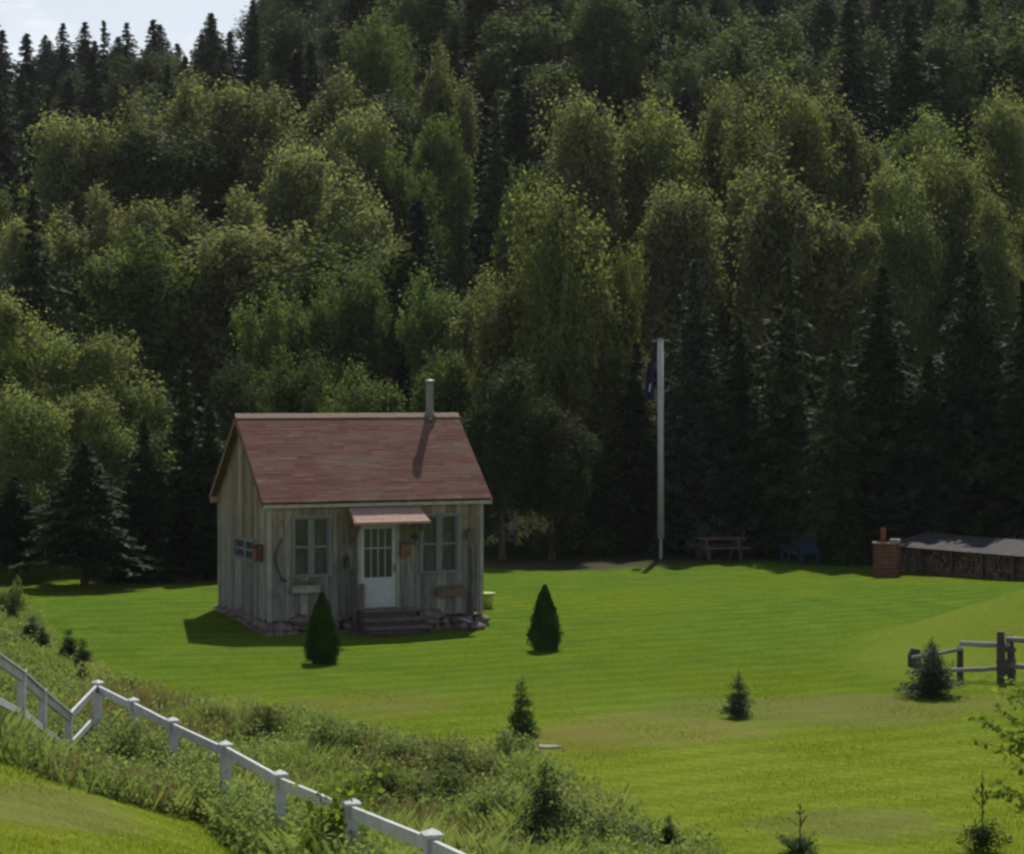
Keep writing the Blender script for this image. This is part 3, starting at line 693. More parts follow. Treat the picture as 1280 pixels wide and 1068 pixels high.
def thuja():
    n = 9000; z = rng.random(n) ** .85; prof = np.where(z < .18, .72 + z * 1.5, 1.0) * (1 - np.clip((z - .12) / .9, 0, 1) ** 1.25) ** .8
    a = rng.uniform(0, 2 * np.pi, n); bumpy = 1 + .06 * rng.normal(size=n) + .15 * np.sin(a * 5 + z * 9) + .09 * np.sin(a * 9 - z * 23)
    r = .42 * prof * bumpy * rng.uniform(.72, 1.04, n) + .01
    P = np.stack([np.cos(a) * r, np.sin(a) * r, .04 + z * 1.5], 1)
    N = np.stack([np.cos(a), np.sin(a), np.full(n, .35)], 1) + unit(n) * .6; T = unit(n) * .5 + np.array([0, 0, 1.]) + np.stack([np.cos(a), np.sin(a), 0 * a], 1) * .4
    me = leafmesh('cedar', quads(P, N, .085 * rng.uniform(.6, 1.3, n), .5, T), M['thuja'])
    tb = MB().tube([(0, 0, 0), (0, 0, .8), (0, 0, 1.4)], [.05, .035, .01], 6)
    tm = bpy.data.meshes.new('cedar_trunk'); tm.from_pydata(tb.v, [], tb.f); tm.materials.append(M['bark']); return me, tm
THU = [thuja(), thuja()]
plant(THU, 0, 403, 829, 738, 40, 'clipped dark green cone-shaped cedar before the cottage, left of its steps', 'cedar bush', 'cedar_bush', 'cone cedars on the lawn')
plant(THU, 1, 681, 813, 729, 37, 'clipped dark green cone-shaped cedar alone on the lawn right of the cottage', 'cedar bush', 'cedar_bush', 'cone cedars on the lawn')
plant(YSP, 0, 652, 922, 843, 40, 'young spruce on the lawn edge in front of the lone cone cedar', 'young spruce', 'young_spruce')
plant(YSB, 0, 923, 897, 836, 34, 'little greyish spruce alone in the middle of the open lawn', 'young spruce', 'young_spruce')
plant(YSB, 0, 1166, 872, 800, 66, 'bushy bluish young pine just left of the grey rail fence', 'young pine', 'young_pine')
plant(YSP, 1, 1164, 866, 793, 36, 'slender dark tip of a young spruce rising out of the bluish bushy pine', 'young spruce', 'young_spruce')
G7 = 'small dark spruces beyond the left end of the white fence'
for i, (px, py, top, wp, lb) in enumerate([
    (86, 838, 782, 30, 'small dark spruce, left one of the close pair above the white fence corner'),
    (104, 846, 796, 30, 'small dark spruce, right one of the close pair above the white fence corner'),
    (104, 858, 826, 20, 'tiny dark spruce touching the foot of the close pair'),
    (40, 806, 768, 36, 'squat dark spruce behind the middle of the left stretch of white fence'),
    (54, 822, 780, 20, 'narrow dark spruce right of the squat one'),
    (16, 788, 742, 18, 'thin dark spruce at the far left, farthest from the fence'),
    (163, 868, 848, 18, 'tiny dark spruce just behind the right run of white fence'),
    (130, 858, 842, 16, 'tiny dark spruce directly behind the tall corner post')]):
    plant(YSD, i, px, py, top, wp, lb, 'young spruce', 'young_spruce', G7)
plant(SHR, 0, 14, 775, 716, 34, 'pale green bush by the shaded lawn at the far left', 'bush', 'bush', stem='stem', leafname='leaves')
G8 = 'little evergreens before the left stretch of white fence'
for i, (px, py, top, wp, lb) in enumerate([
    (16, 928, 885, 24, 'little evergreen at the foot of the white fence, nearest the left edge'),
    (45, 945, 893, 30, 'little evergreen at the foot of the white fence, middle of three'),
    (74, 956, 908, 26, 'little evergreen at the foot of the white fence, nearest its corner')]):
    plant(YSD, i, px, py, top, wp, lb, 'young spruce', 'young_spruce', G8)
G9 = 'loose shrubs in the rough grass by the white fence'
for i, (px, py, top, wp, lb) in enumerate([
    (140, 972, 888, 95, 'dense green shrub in front of the white fence corner'),
    (205, 985, 915, 90, 'leafy shrub in front of the fence between first and second visible caps'),
    (275, 1005, 938, 90, 'low pale shrub in front of the fence below its middle posts'),
    (330, 1020, 962, 70, 'small pale shrub at the near side of the fence beside the lawn'),
    (270, 912, 872, 70, 'greyish shrub behind the fence nearest the cottage shadow'),
    (330, 925, 875, 70, 'greyish shrub behind the fence, second from the left'),
    (425, 950, 892, 80, 'reddish brown tinged shrub behind the fence in the middle of the rough grass'),
    (500, 965, 910, 80, 'olive shrub right of the brownish one behind the fence'),
    (580, 985, 918, 95, 'broad dark green shrub behind the fence, left of the young spruce'),
    (640, 960, 905, 60, 'small green shrub right below the young spruce'),
    (545, 1010, 950, 90, 'pale green shrub between the fence and the broad dark one'),
    (620, 1040, 965, 100, 'pale leafy shrub low in the middle of the view'),
    (700, 1062, 985, 110, 'wide pale green shrub around the foot of the bottom spruce'),
    (770, 1075, 1008, 90, 'thin pale shrub at the right end of the rough grass'),
    (480, 1010, 940, 70, 'yellow green shrub leaning over the fence rail')]):
    plant(SHR, i, px, min(py, 1066), top, wp, lb, 'shrub', 'shrub', G9, stem='stem', leafname='leaves')
plant(YSP, 2, 682, 1066, 950, 66, 'young spruce rising from the pale shrubs at the bottom middle', 'young spruce', 'young_spruce')
plant(YSD, 1, 836, 1067, 1016, 26, 'dark little spruce tip at the bottom right of the rough grass', 'young spruce', 'young_spruce')
plant(LEG, 0, 1000, 1067, 1003, 52, 'young spruce with a long bare leader at the bottom of the lawn', 'young spruce', 'young_spruce')
plant(LEG, 0, 1228, 1064, 965, 50, 'young spruce with a tall thin leader near the bottom right corner', 'young spruce', 'young_spruce')
# broad-leaved saplings
def sapling(px, py, tops, label, leafs=130, size=.10, fork=.25):
    p = gpt(px, 22.0); root = empty('sapling', p); tag(root, label, 'sapling')
    tb = MB(); Cs, Ns, Ts = [], [], []
    for (tx, ty) in tops:
        q = at(tx, ty, p.y + random.uniform(-.5, .5)) - p
        m_ = Vector((q.x * .4, q.y * .5, q.z * .55)); tb.tube([(0, 0, -.05), m_, q], [.02, .012, .004], 5)
        for k in range(leafs // len(tops)):
            t = random.uniform(.25, 1); c = (m_ * (t / .55) if t < .55 else m_.lerp(q, (t - .55) / .45))
            o_ = Vector(rng.normal(0, .11, 3)); Cs.append(c + o_); Ns.append(Vector((0, 0, .8)) + Vector(rng.normal(0, .6, 3))); Ts.append(o_ + Vector((0, 0, -.05)))
    tb.build('stem', M['bark'], root)
    link('leaves', leafmesh('sapling_leaves', quads(np.array(Cs), np.array(Ns), size * rng.uniform(.7, 1.3, len(Cs)), .6, np.array(Ts)), M['broad']), None, root)
sapling(405, 1066, [(385, 1010), (440, 978), (425, 1000), (470, 960), (400, 985), (455, 985)], 'bright broad-leaved sapling leaning over the low end of the white fence', 900, .095)
def edge_sapling():
    p = on_ground(1302, 1066); root = empty('sapling', p); tag(root, 'thin broad-leaved sapling reaching in from the right edge', 'sapling')
    top = at(1296, 835, p.y) - p; tb = MB().tube([(0, 0, -.1), Vector((.03, 0, top.z * .5)), top], [.03, .02, .006], 7); Cs, Ns, Ts = [], [], []
    for (fy, tx, ty) in ((1000, 1215, 990), (1010, 1240, 975), (960, 1222, 925), (950, 1232, 905), (935, 1212, 898), (925, 1240, 880), (900, 1250, 862), (890, 1262, 850), (985, 1262, 950), (950, 1262, 915), (1020, 1275, 1000), (880, 1300, 845), (960, 1330, 900), (930, 1340, 870)):
        a_ = at(1300, fy, p.y) - p; q = at(tx, ty, p.y + random.uniform(-.5, .5)) - p; m_ = a_.lerp(q, .5) + Vector((0, 0, .03)); tb.tube([a_, m_, q], [.010, .007, .003], 5)
        for k in range(46):
            c = a_.lerp(q, random.uniform(.25, 1.03)) + Vector(rng.normal(0, .045, 3)); Cs.append(c); Ns.append(Vector((0, 0, .9)) + Vector(rng.normal(0, .7, 3))); Ts.append(Vector(rng.normal(0, 1, 3)) + Vector((-.6, 0, -.5)))
    tb.build('stem', M['bark'], root)
    link('leaves', leafmesh('edge_sapling_leaves', quads(np.array(Cs), np.array(Ns), .10 * rng.uniform(.6, 1.3, len(Cs)), .6, np.array(Ts)), M['broad']), None, root)
edge_sapling()

# ------------------------------------------------------------------ white post and rail fence
def fence():
    P = []  # (px, py_top, Y)
    left = [(-75, 760, 22.5), (-22, 803, 25.6), (0 + 27, 838, 29.5), (53, 862, 32.0), (86, 890, 35.0)]
    right = [(122, 853, 37.0), (167, 875, 34.3), (216, 900, 31.3), (282, 930, 28.0), (350, 967, 25.0), (440, 1003, 21.6), (540, 1042, 18.2), (690, 1110, 15.2)]
    pts = [at(*q) for q in left + right]
    for i, q in enumerate(pts): P.append((q, float(gz(q.x, q.y))))
    o = P[5][0]; root = empty('rail_fence', (o.x, o.y, float(gz(o.x, o.y)))); tag(root, 'white painted post and rail fence running down to a corner at the left', 'fence')
    b = root.location
    for i, (q, g) in enumerate(P):
        corner = i in (5,)
        s = .055 if i < 5 else .060
        d = (P[min(i + 1, len(P) - 1)][0] - P[max(i - 1, 0)][0]); ang = math.atan2(d.y, d.x)
        mb = MB(); mb.box(-s, s, -s, s, -(q.z - g) - .3, -.03)
        po = mb.build('post', M['white_paint'], root, bevel=.006); po.location = q - b; po.rotation_euler = (random.uniform(-.02, .02), random.uniform(-.02, .02), ang)
        if i >= 5:
            cp_ = MB(); k = s + .022
            cp_.box(-k, k, -k, k, -.03, .0)
            cp_.add([(-k, -k, .0), (k, -k, .0), (k, k, .0), (-k, k, .0), (0, 0, .045)], [(0, 1, 4), (1, 2, 4), (2, 3, 4), (3, 0, 4), (3, 2, 1, 0)])
            cp_.build('cap', M['white_paint'], po)
        else:
            MB().box(-s - .008, s + .008, -s - .008, s + .008, -.03, -.005).build('cap', M['white_paint'], po)
    for i in range(len(P) - 1):
        a, c = P[i][0] - b, P[i + 1][0] - b
        for dz, hh in ((-.10 + random.uniform(-.012, .012), .12), (-.56 + random.uniform(-.02, .02), .10)):
            if dz < -.3 and i >= 5: continue      # the photograph shows only the top rail on the right run
            MB().beam(a + Vector((0, 0, dz)), c + Vector((0, 0, dz)), .045, hh).build('rail', M['white_paint'], root, bevel=.005)
        if i < 4: MB().beam(a + Vector((0, 0, -.022)), c + Vector((0, 0, -.022)), .11, .025).build('top_board', M['white_paint'], root)
fence()

# ------------------------------------------------------------------ grey split-rail fence on the mound
def split_fence():
    p0 = on_ground(1258, 852); root = empty('split_rail_fence', p0); tag(root, 'grey weathered split-rail fence with dark paired posts on the grassy rise at the right', 'fence')
    Y = p0.y
    def loc(px, py, y=Y): return at(px, py, y) - p0
    for dx in (-7, 8):
        q = loc(1256 + dx, 789 if dx < 0 else 795); g = loc(1258 + dx, 855)
        MB().tube([(g.x, g.y + dx * .012, -.3), (q.x * .5 + g.x * .5, dx * .014, q.z * .5), (q.x, dx * .016, q.z)], [.085, .08, .07], 8, jit=.12).build('post', M['wood_dark'], root)
    for k, py in enumerate((812, 826, 840)):
        a = loc(1246, py); c = loc(1270, py + 1); MB().tube([(a.x, -.09, a.z), (c.x, .13, c.z)], .05, 7, jit=.15).build('spacer', M['wood_dark'], root)
    for a, c, r in (((1200, 804, Y + .5), (1262, 806, Y), .05), ((1190, 838, Y + .5), (1262, 834, Y), .045), ((1258, 799, Y + .05), (1340, 802, Y - .5), .055), ((1256, 832, Y), (1340, 836, Y - .5), .05), ((1140, 822, Y + 1.0), (1204, 811, Y + .5), .035)):
        A, B = loc(*a), loc(*c); m_ = A.lerp(B, .5) + Vector((0, 0, -.02)); MB().tube([A, m_, B], [r, r * 1.1, r * .9], 7, jit=.15).build('rail', M['wood_grey'], root, smooth=True)
    q = on_ground(1143, 832); h = at(1143, 811, q.y).z - q.z
    st = MB().tube([(0, 0, -.2), (0, 0, h * .6), (.02, 0, h)], [.14, .13, .10], 9, jit=.12).build('post', M['wood_dark'], root); st.location = q - p0
    st = MB().tube([(0, 0, -.2), (0, 0, .6)], [.07, .06], 8, jit=.12).build('post', M['wood_dark'], root); g = on_ground(1200, 846); st.location = g - p0
    st = MB().tube([(0, 0, -.2), (0, 0, 1.)], [.08, .07], 8, jit=.12).build('post', M['wood_dark'], root); g = gpt(1345, Y - .5); st.location = g - p0
split_fence()

# ------------------------------------------------------------------ the cottage
HW, HD, HA = 5.39, 4.06, R_(23.8)
HP = Vector((-5.67, 52.2, 0.0))
house = empty('cottage', HP, HA); tag(house, 'small weathered board cottage with faded red shingle roof and white screen door', 'cottage')
ca, sa = math.cos(HA), math.sin(HA)
def hf(px, py, v=0.0):
    """photo position on the plane v (0 = front wall) -> local (u, z)"""
    dx, dy, dz = ray(px, py)   # local v axis = (-sa, ca)
    t = ((HP.x * -sa + HP.y * ca) + v) / (dx * -sa + dy * ca)
    X, Y = dx * t - HP.x, dy * t - HP.y
    return X * ca + Y * sa, EYE + dz * t
def hl(px, py):
    """photo position on the left wall (u = 0) -> local (v, z)"""
    dx, dy, dz = ray(px, py); t = (HP.x * ca + HP.y * sa) / (dx * ca + dy * sa)
    X, Y = dx * t - HP.x, dy * t - HP.y
    return -X * sa + Y * ca, EYE + dz * t
WB, EZ = .34, 3.22        # wall bottom, eave
RZ = 5.06
ZR = lambda v: EZ + (RZ - EZ) * (1 - abs(v - HD / 2) / (HD / 2))
(wl0, wlz1) = hf(367, 650); (wl1, wlz0) = hf(411, 717); (wr0, wrz1) = hf(527, 647); (wr1, wrz0) = hf(571, 712)
(d0, dz1) = hf(450, 657); (d1, dz0) = hf(495, 759)
OPEN_F = [(wl0, wl1, wlz0, wlz1), (wr0, wr1, wrz0, wrz1), (d0, d1, dz0, dz1)]
(sv1, sz1) = hl(294, 674); (sv0, sz0) = hl(318, 699)
if sv0 > sv1: sv0, sv1 = sv1, sv0
OPEN_L = [(sv0, sv1, sz0, sz1)]
def boards(axis, length, opens, zt, face, outward, name, parent):
    mb = MB(); xs_ = [0.]
    while xs_[-1] < length - .12: xs_.append(xs_[-1] + random.uniform(.15, .23))
    xs_[-1] = length
    cuts = sorted(set(xs_ + [c for o_ in opens for c in o_[:2]]))
    cuts = [c for i, c in enumerate(cuts) if i == 0 or c - cuts[i - 1] > .012 or c in [q for o_ in opens for q in o_[:2]]]
    for a, b in zip(cuts, cuts[1:]):
        if b - a < .004: continue
        m_ = (a + b) / 2; segs = [(WB - random.uniform(0, .04), None)]
        z0 = segs[0][0]; top0, top1 = zt(a), zt(b); sp = []
        cur = z0
        for (o0, o1, q0, q1) in sorted(opens, key=lambda o_: o_[2]):
            if o0 <= m_ <= o1: sp.append((cur, q0, q0)); cur = q1
        sp.append((cur, top0, top1))
        th = random.uniform(.0, .012); g = .003
        for (s0, t0, t1) in sp:
            x0, x1 = a + g, b - g; f0 = face; f1 = face + outward * (.022 + th)
            def P(x, y, z): return (x, y, z) if axis == 'u' else (y, x, z)
            vs = [P(x0, f0, s0), P(x1, f0, s0), P(x1, f1, s0), P(x0, f1, s0), P(x0, f0, t0), P(x1, f0, t1), P(x1, f1, t1), P(x0, f1, t0)]
            mb.add(vs, [(0, 1, 2, 3), (4, 5, 6, 7), (0, 1, 5, 4), (1, 2, 6, 5), (2, 3, 7, 6), (3, 0, 4, 7)])
    return mb.build(name, M['board'], parent)
boards('u', HW, OPEN_F, lambda u: EZ + .02, .03, -1, 'front_wall', house)
boards('u', HW, [], lambda u: EZ + .02, HD - .03, 1, 'rear_wall', house)
boards('v', HD, OPEN_L, lambda v: ZR(v) - .03, .03, -1, 'side_wall', house)
boards('v', HD, [], lambda v: ZR(v) - .03, HW - .03, 1, 'side_wall', house)
co = MB()
for u in (-.035, HW - .055):
    for v in (-.035, HD - .055): co.box(u, u + .09, v, v + .09, WB - .03, EZ - .05)
co.build('corner_board', M['trim'], house)
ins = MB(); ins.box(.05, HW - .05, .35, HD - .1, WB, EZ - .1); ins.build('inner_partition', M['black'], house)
# footing of field stones
fd = MB()
def stones(p0, p1):
    p0, p1 = Vector(p0), Vector(p1); L_ = (p1 - p0).length; t = 0
    while t < L_:
        for z in (0, 1, 2):
            r = random.uniform(.11, .19); c = p0.lerp(p1, t / L_)
            gg = float(gz(*(Matrix.Rotation(HA, 2) @ Vector((c.x, c.y)) + Vector((HP.x, HP.y)))))
            zz = gg - .02 + z * .17
            if zz > WB - .02: continue
            fd.rock((c.x + random.uniform(-.04, .04), c.y + random.uniform(-.04, .04), zz), r, (1.15, 1., .75))
        t += random.uniform(.2, .32)
stones((-.02, -.02, 0), (HW, -.02, 0)); stones((0, 0, 0), (0, HD, 0)); stones((HW, 0, 0), (HW, HD, 0)); stones((0, HD, 0), (HW, HD, 0))
fd.box(.14, HW - .14, .16, HD - .16, -.2, WB + .02)
fd.build('foundation', M['stone'], house, smooth=True)
# roof
GO, EO = .19, .16          # gable and eave overhang
pitch = math.atan2(RZ - EZ, HD / 2)
roof = MB()
def slab(side):
    y0 = HD / 2; n = Vector((0, -side * math.sin(pitch), math.cos(pitch)))
    run = HD / 2 + EO
    a = Vector((0, y0, RZ + .05)); e = Vector((0, y0 - side * run, RZ + .05 - run * math.tan(pitch)))
    vs = []
    for u in (-GO, HW + GO):
        for q in (a, e):
            for k in (0, -.07): p = q + n * k; vs.append((u, p.y, p.z))
    roof.add(vs, [(0, 1, 3, 2), (4, 6, 7, 5), (0, 4, 5, 1), (2, 3, 7, 6), (0, 2, 6, 4), (1, 5, 7, 3)])
    return a, e, n
fa, fe, fn = slab(1); ra, re_, rn = slab(-1)
roof_o = roof.build('roof', M['rake'], house)
def courses(a, e, n, name, x0=-GO - .015, x1=HW + GO + .015, mat='shingle', par=None, dy=.115, wm=(.25, .7)):
    mb = MB(); L_ = (e - a).length; d = (e - a).normalized(); m = int(L_ / dy)
    for i in range(m + 1):
        s0 = L_ - i * dy + (.02 if i == 0 else 0); s1 = max(0, s0 - dy * 1.15)
        if s0 <= .02: break
        x = x0
        while x < x1 - .01:
            w_ = min(random.uniform(*wm), x1 - x); 
            if x1 - x - w_ < .05: w_ = x1 - x
            lift = .005 + random.uniform(0, .006); jj = random.uniform(-.008, .008)
            p = a + d * (s0 + jj); q = a + d * s1
            t1 = p + n * (lift); t2 = q + n * .006; b1 = p + n * .002
            mb.add([(x, b1.y, b1.z), (x + w_ - .006, b1.y, b1.z), (x + w_ - .006, t1.y, t1.z), (x, t1.y, t1.z), (x, t2.y, t2.z), (x + w_ - .006, t2.y, t2.z)],
                   [(0, 1, 2, 3), (3, 2, 5, 4)])
            x += w_
    return mb.build(name, M[mat], par or roof_o)
courses(fa, fe, fn, 'shingles'); courses(ra, re_, rn, 'shingles')
rc = MB()
for i in range(24):
    x = -GO - .02 + i * (HW + 2 * GO + .04) / 24; x2 = x + (HW + 2 * GO + .04) / 24 + .01; zz = RZ + .095 + random.uniform(0, .006)
    rc.add([(x, HD / 2 - .11, zz - .105), (x2, HD / 2 - .11, zz - .112), (x2, HD / 2, zz), (x, HD / 2, zz + .006), (x2, HD / 2 + .11, zz - .112), (x, HD / 2 + .11, zz - .105)], [(0, 1, 2, 3), (3, 2, 4, 5)])
rc.build('ridge_cap', M['shingle_pale'], roof_o)
fb = MB(); fb.box(-GO, HW + GO, fe.y - .005, fe.y + .022, fe.z - .15, fe.z - .075); fb.box(-GO, HW + GO, re_.y - .022, re_.y + .005, re_.z - .15, re_.z - .075); fb.build('fascia', M['fascia'], roof_o)
so = MB(); so.box(-.02, HW + .02, fe.y + .025, -.02, fe.z - .13, fe.z - .105); so.build('soffit', M['trim'], roof_o)
for u in (-GO - .02, HW + GO + .0):
    for a, e in ((fa, fe), (ra, re_)):
        MB().beam((u + .01, a.y, a.z - .10), (u + .01, e.y, e.z - .10), .024, .12, up=(0, 0, 1)).build('rake_board', M['rake'], roof_o)
y = re_.y + .02
MB().box(-GO - .01, .0, y - .25, y - .03, re_.z - .20, re_.z - .06).build('eave_return', M['pinkwood'], roof_o)
MB().box(HW, HW + GO + .02, fe.y - .004, fe.y + .20, fe.z - .16, fe.z - .07).build('eave_return', M['pinkwood'], roof_o)
# chimney pipe
(cu, cz) = hf(537, 519, HD / 2 - .05); (_, ctop) = hf(537, 478, HD / 2 - .05)
ch = MB().tube([(cu, HD / 2 - .06, RZ - .15), (cu, HD / 2 - .06, ctop)], .095, 16).build('chimney_pipe', M['metal'], house, smooth=False)
MB().tube([(cu, HD / 2 - .06, ctop - .01), (cu, HD / 2 - .06, ctop + .04), (cu, HD / 2 - .06, ctop + .07)], [.11, .135, .03], 16).build('cap', M['metal'], ch)
MB().tube([(cu, HD / 2 - .06, RZ + .02), (cu, HD / 2 - .06, RZ + .14)], [.16, .10], 16).build('collar', M['metal'], ch)
# windows
def window(u0, u1, z0, z1, par, side=False, mat='winframe'):
    f = MB(); t = .055; d_ = -.035
    B = (lambda m, a, b, y0, y1, p, q: m.box(a, b, y0, y1, p, q)) if not side else (lambda m, a, b, y0, y1, p, q: m.box(y0, y1, a, b, p, q))
    B(f, u0 - t, u0 + .012, d_, .10, z0 - .02, z1 + .02); B(f, u1 - .012, u1 + t, d_, .10, z0 - .02, z1 + .02)
    B(f, u0 - t - .01, u1 + t + .01, d_ - .006, .10, z1 + .021, z1 + .09); B(f, u0 - t - .03, u1 + t + .03, d_ - .04, .10, z0 - .07, z0 - .021)
    fo = f.build('window', M[mat], par)
    c = (u0 + u1) / 2; zc = (z0 + z1) / 2; s = MB()
    B(s, c - .045, c + .045, -.004, .06, z0, z1)
    B(s, u0 + .012, c - .046, .004, .052, zc - .03, zc + .02); B(s, c + .046, u1 - .012, .004, .052, zc - .03, zc + .02)
    for a, b in ((u0 + .012, c - .046), (c + .046, u1 - .012)):
        B(s, a, a + .035, .006, .05, z0 + .002, zc - .031); B(s, a, a + .035, .006, .05, zc + .021, z1 - .002)
        B(s, b - .035, b, .006, .05, z0 + .002, zc - .031); B(s, b - .035, b, .006, .05, zc + .021, z1 - .002)
    s.build('sash', M[mat], fo)
    g = MB(); B(g, u0, u1, .056, .064, z0, z1); g.build('pane', M['glass'], fo)
    return fo
window(wl0, wl1, wlz0, wlz1, house); window(wr0, wr1, wrz0, wrz1, house)
sw_ = window(sv0, sv1, sz0, sz1, house, True); sw_['label'] = 'small dark window of the left gable wall'
# screen door
dr = MB(); dr.box(d0 - .07, d0 + .01, -.03, .10, dz0, dz1 + .02); dr.box(d1 - .01, d1 + .07, -.03, .10, dz0, dz1 + .02); dr.box(d0 - .08, d1 + .08, -.034, .10, dz1 + .021, dz1 + .11)
dr.build('door_frame', M['trim'], house)
zm = hf(470, 722)[1]
dd_ = MB(); a, b = d0 + .015, d1 - .015
dd_.box(a, a + .085, -.012, .035, dz0 + .01, dz1); dd_.box(b - .085, b, -.012, .035, dz0 + .01, dz1); dd_.box(a + .086, b - .086, -.010, .035, dz1 - .09, dz1)
dd_.box(a + .086, b - .086, -.010, .035, dz0 + .01, zm)
do = dd_.build('screen_door', M['white_door'], house, bevel=.004)
MB().box(a + .12, b - .12, -.022, -.011, dz0 + .10, zm - .08).build('kick_panel', M['white_door'], do)
gl = MB()
for i in range(1, 4): x = a + .085 + (b - a - .17) * i / 4; gl.box(x - .009, x + .009, -.004, .012, zm, dz1 - .09)
zz = zm + (dz1 - .09 - zm) * .60; gl.box(a + .086, b - .086, -.008, .008, zz - .010, zz + .010)
gl.build('grille', M['white_door'], do)
MB().box(a + .08, b - .08, .018, .026, zm - .01, dz1 - .08).build('pane', M['glassd'], do)
MB().tube([(b - .04, -.03, zm + .12), (b - .04, -.05, zm + .24), (b - .04, -.03, zm + .30)], .013, 6).build('handle', M['black'], do)
# awning
(a0, _) = hf(437, 650); (a1, _) = hf(523, 650)
az1 = 2.96; az0 = az1 - .34; ad = .66
aw = MB(); A_ = Vector((0, -.02, az1)); E_ = Vector((0, -ad, az0)); an = Vector((0, -.4, .9)).normalized()
x0, x1 = a0 - .12, a1 + .06
aw.add([(x0 + .12, -.02, az1), (x1 - .12, -.02, az1), (x1, -ad, az0), (x0, -ad, az0), (x0 + .12, -.02, az1 - .05), (x1 - .12, -.02, az1 - .05), (x1, -ad, az0 - .06), (x0, -ad, az0 - .06)],
       [(0, 1, 2, 3), (4, 5, 6, 7), (0, 3, 7, 4), (1, 2, 6, 5), (3, 2, 6, 7), (0, 1, 5, 4)])
awo = aw.build('awning', M['pinkwood'], house)
courses(A_ + an * .004, E_ + an * .004, an, 'shingles', x0 + .05, x1 - .05, 'shingle_pale', awo, .13, (.15, .3))
for u in (x0 + .16, x1 - .16):
    br = MB(); br.beam((u, -.03, az0 - .09), (u, -ad + .04, az0 - .09), .06, .06); br.beam((u, -.05, az0 - .50), (u, -ad + .12, az0 - .13), .05, .05); br.beam((u, -.055, az0 - .12), (u, -.055, az0 - .62), .06, .05, up=(0, 1, 0)); br.build('bracket', M['wood_brown'], awo)
# steps
stp = empty('steps', (0, 0, 0)); stp.parent = house; stp.location = (0, 0, 0)
(s0, _) = hf(446, 780); (s1, _) = hf(518, 780)
for i, (zt_, y0_, y1_, ex) in enumerate(((.52, -.38, -.03, -.02), (.34, -.68, -.36, .03), (.17, -.98, -.66, .06))):
    MB().box(s0 - ex, s1 + ex, y0_, y1_, zt_ - .05, zt_, .006).build('tread', M['step'], stp)
    MB().box(s0 - ex + .04, s1 + ex - .04, y0_ + .05, y0_ + .075, zt_ - .19, zt_ - .052, .002).build('riser', M['wood_dark'], stp)
for u in (s0 - .03, s1 - .02):
    sg = MB(); sg.add([(u, -.98, -.05), (u, -.03, -.05), (u, -.03, .46), (u, -.38, .46), (u, -.40, .28), (u, -.66, .28), (u, -.68, .11), (u, -.98, .11)] + [(u + .04, y, z) for y, z in ((-.98, -.05), (-.03, -.05), (-.03, .46), (-.38, .46), (-.40, .28), (-.66, .28), (-.68, .11), (-.98, .11))],
        [tuple(range(8)), tuple(range(15, 7, -1))] + [(i, (i + 1) % 8, 8 + (i + 1) % 8, 8 + i) for i in range(8)]); sg.build('stringer', M['wood_dark'], stp)
# window boxes with their plants
def flowerbox(u0, u1, z, mat, par=house):
    b_ = MB(); b_.box(u0, u1, -.20, -.182, z, z + .17); b_.box(u0, u1, -.058, -.04, z, z + .17); b_.box(u0, u0 + .02, -.181, -.059, z, z + .17); b_.box(u1 - .02, u1, -.181, -.059, z, z + .17); b_.box(u0 + .021, u1 - .021, -.181, -.059, z, z + .13)
    o = b_.build('window_box', M[mat], par)
    n = 260; P = np.stack([rng.uniform(u0, u1, n), rng.uniform(-.22, -.05, n), z + .15 + rng.uniform(-.05, .13, n)], 1)
    link('foliage', leafmesh('box_foliage', quads(P, unit(n), .05, .6), M['weed_leaf']), None, o)
(b0, bz) = hf(543, 745); (b1, _) = hf(578, 745); flowerbox(b0, b1, bz, 'wood_brown')
(b0, bz) = hf(363, 741); (b1, _) = hf(396, 741); flowerbox(b0, b1, bz, 'trim')
# things hung on the cottage wall
def hung(name, label, cat, px, py, v=-.05):
    u, z = hf(px, py); p = HP + Matrix.Rotation(HA, 3, 'Z') @ Vector((u, v, z)); e = empty(name, p, HA); tag(e, label, cat); return e
t = hung('bow_saw', 'curved dark wooden bow hung on the front wall left of the left window', 'wooden bow', 349, 700)
pts = [(.06 - .16 * math.sin(math.pi * k / 12) , 0, .50 - k * .95 / 12) for k in range(13)]
MB().tube(pts, [.018 + .008 * math.sin(math.pi * k / 12) for k in range(13)], 7).build('frame', M['wood_dark'], t, smooth=True)
MB().box(.05, .055, -.006, .006, -.45, .50).build('blade', M['metal'], t)
MB().tube([(.03, 0, -.44), (.17, 0, -.50)], .03, 7).build('handle', M['wood_dark'], t)
t = hung('wall_lantern', 'small dark lantern hung on the wall left of the door', 'lantern', 432, 703, -.10)
MB().box(-.05, .05, -.05, .05, -.09, .09).build('glass', M['glassd'], t); MB().add([(-.07, -.07, .09), (.07, -.07, .09), (.07, .07, .09), (-.07, .07, .09), (0, 0, .17)], [(0, 1, 4), (1, 2, 4), (2, 3, 4), (3, 0, 4), (3, 2, 1, 0)]).build('hood', M['black'], t)
MB().box(-.06, .06, -.06, .06, -.115, -.091).build('base', M['black'], t); MB().tube([(0, 0, .16), (0, .05, .22), (0, .09, .20)], .008, 5).build('hook', M['black'], t)
t = hung('mailbox', 'reddish wooden letter box fixed on the wall right of the door', 'letter box', 505, 686, -.08)
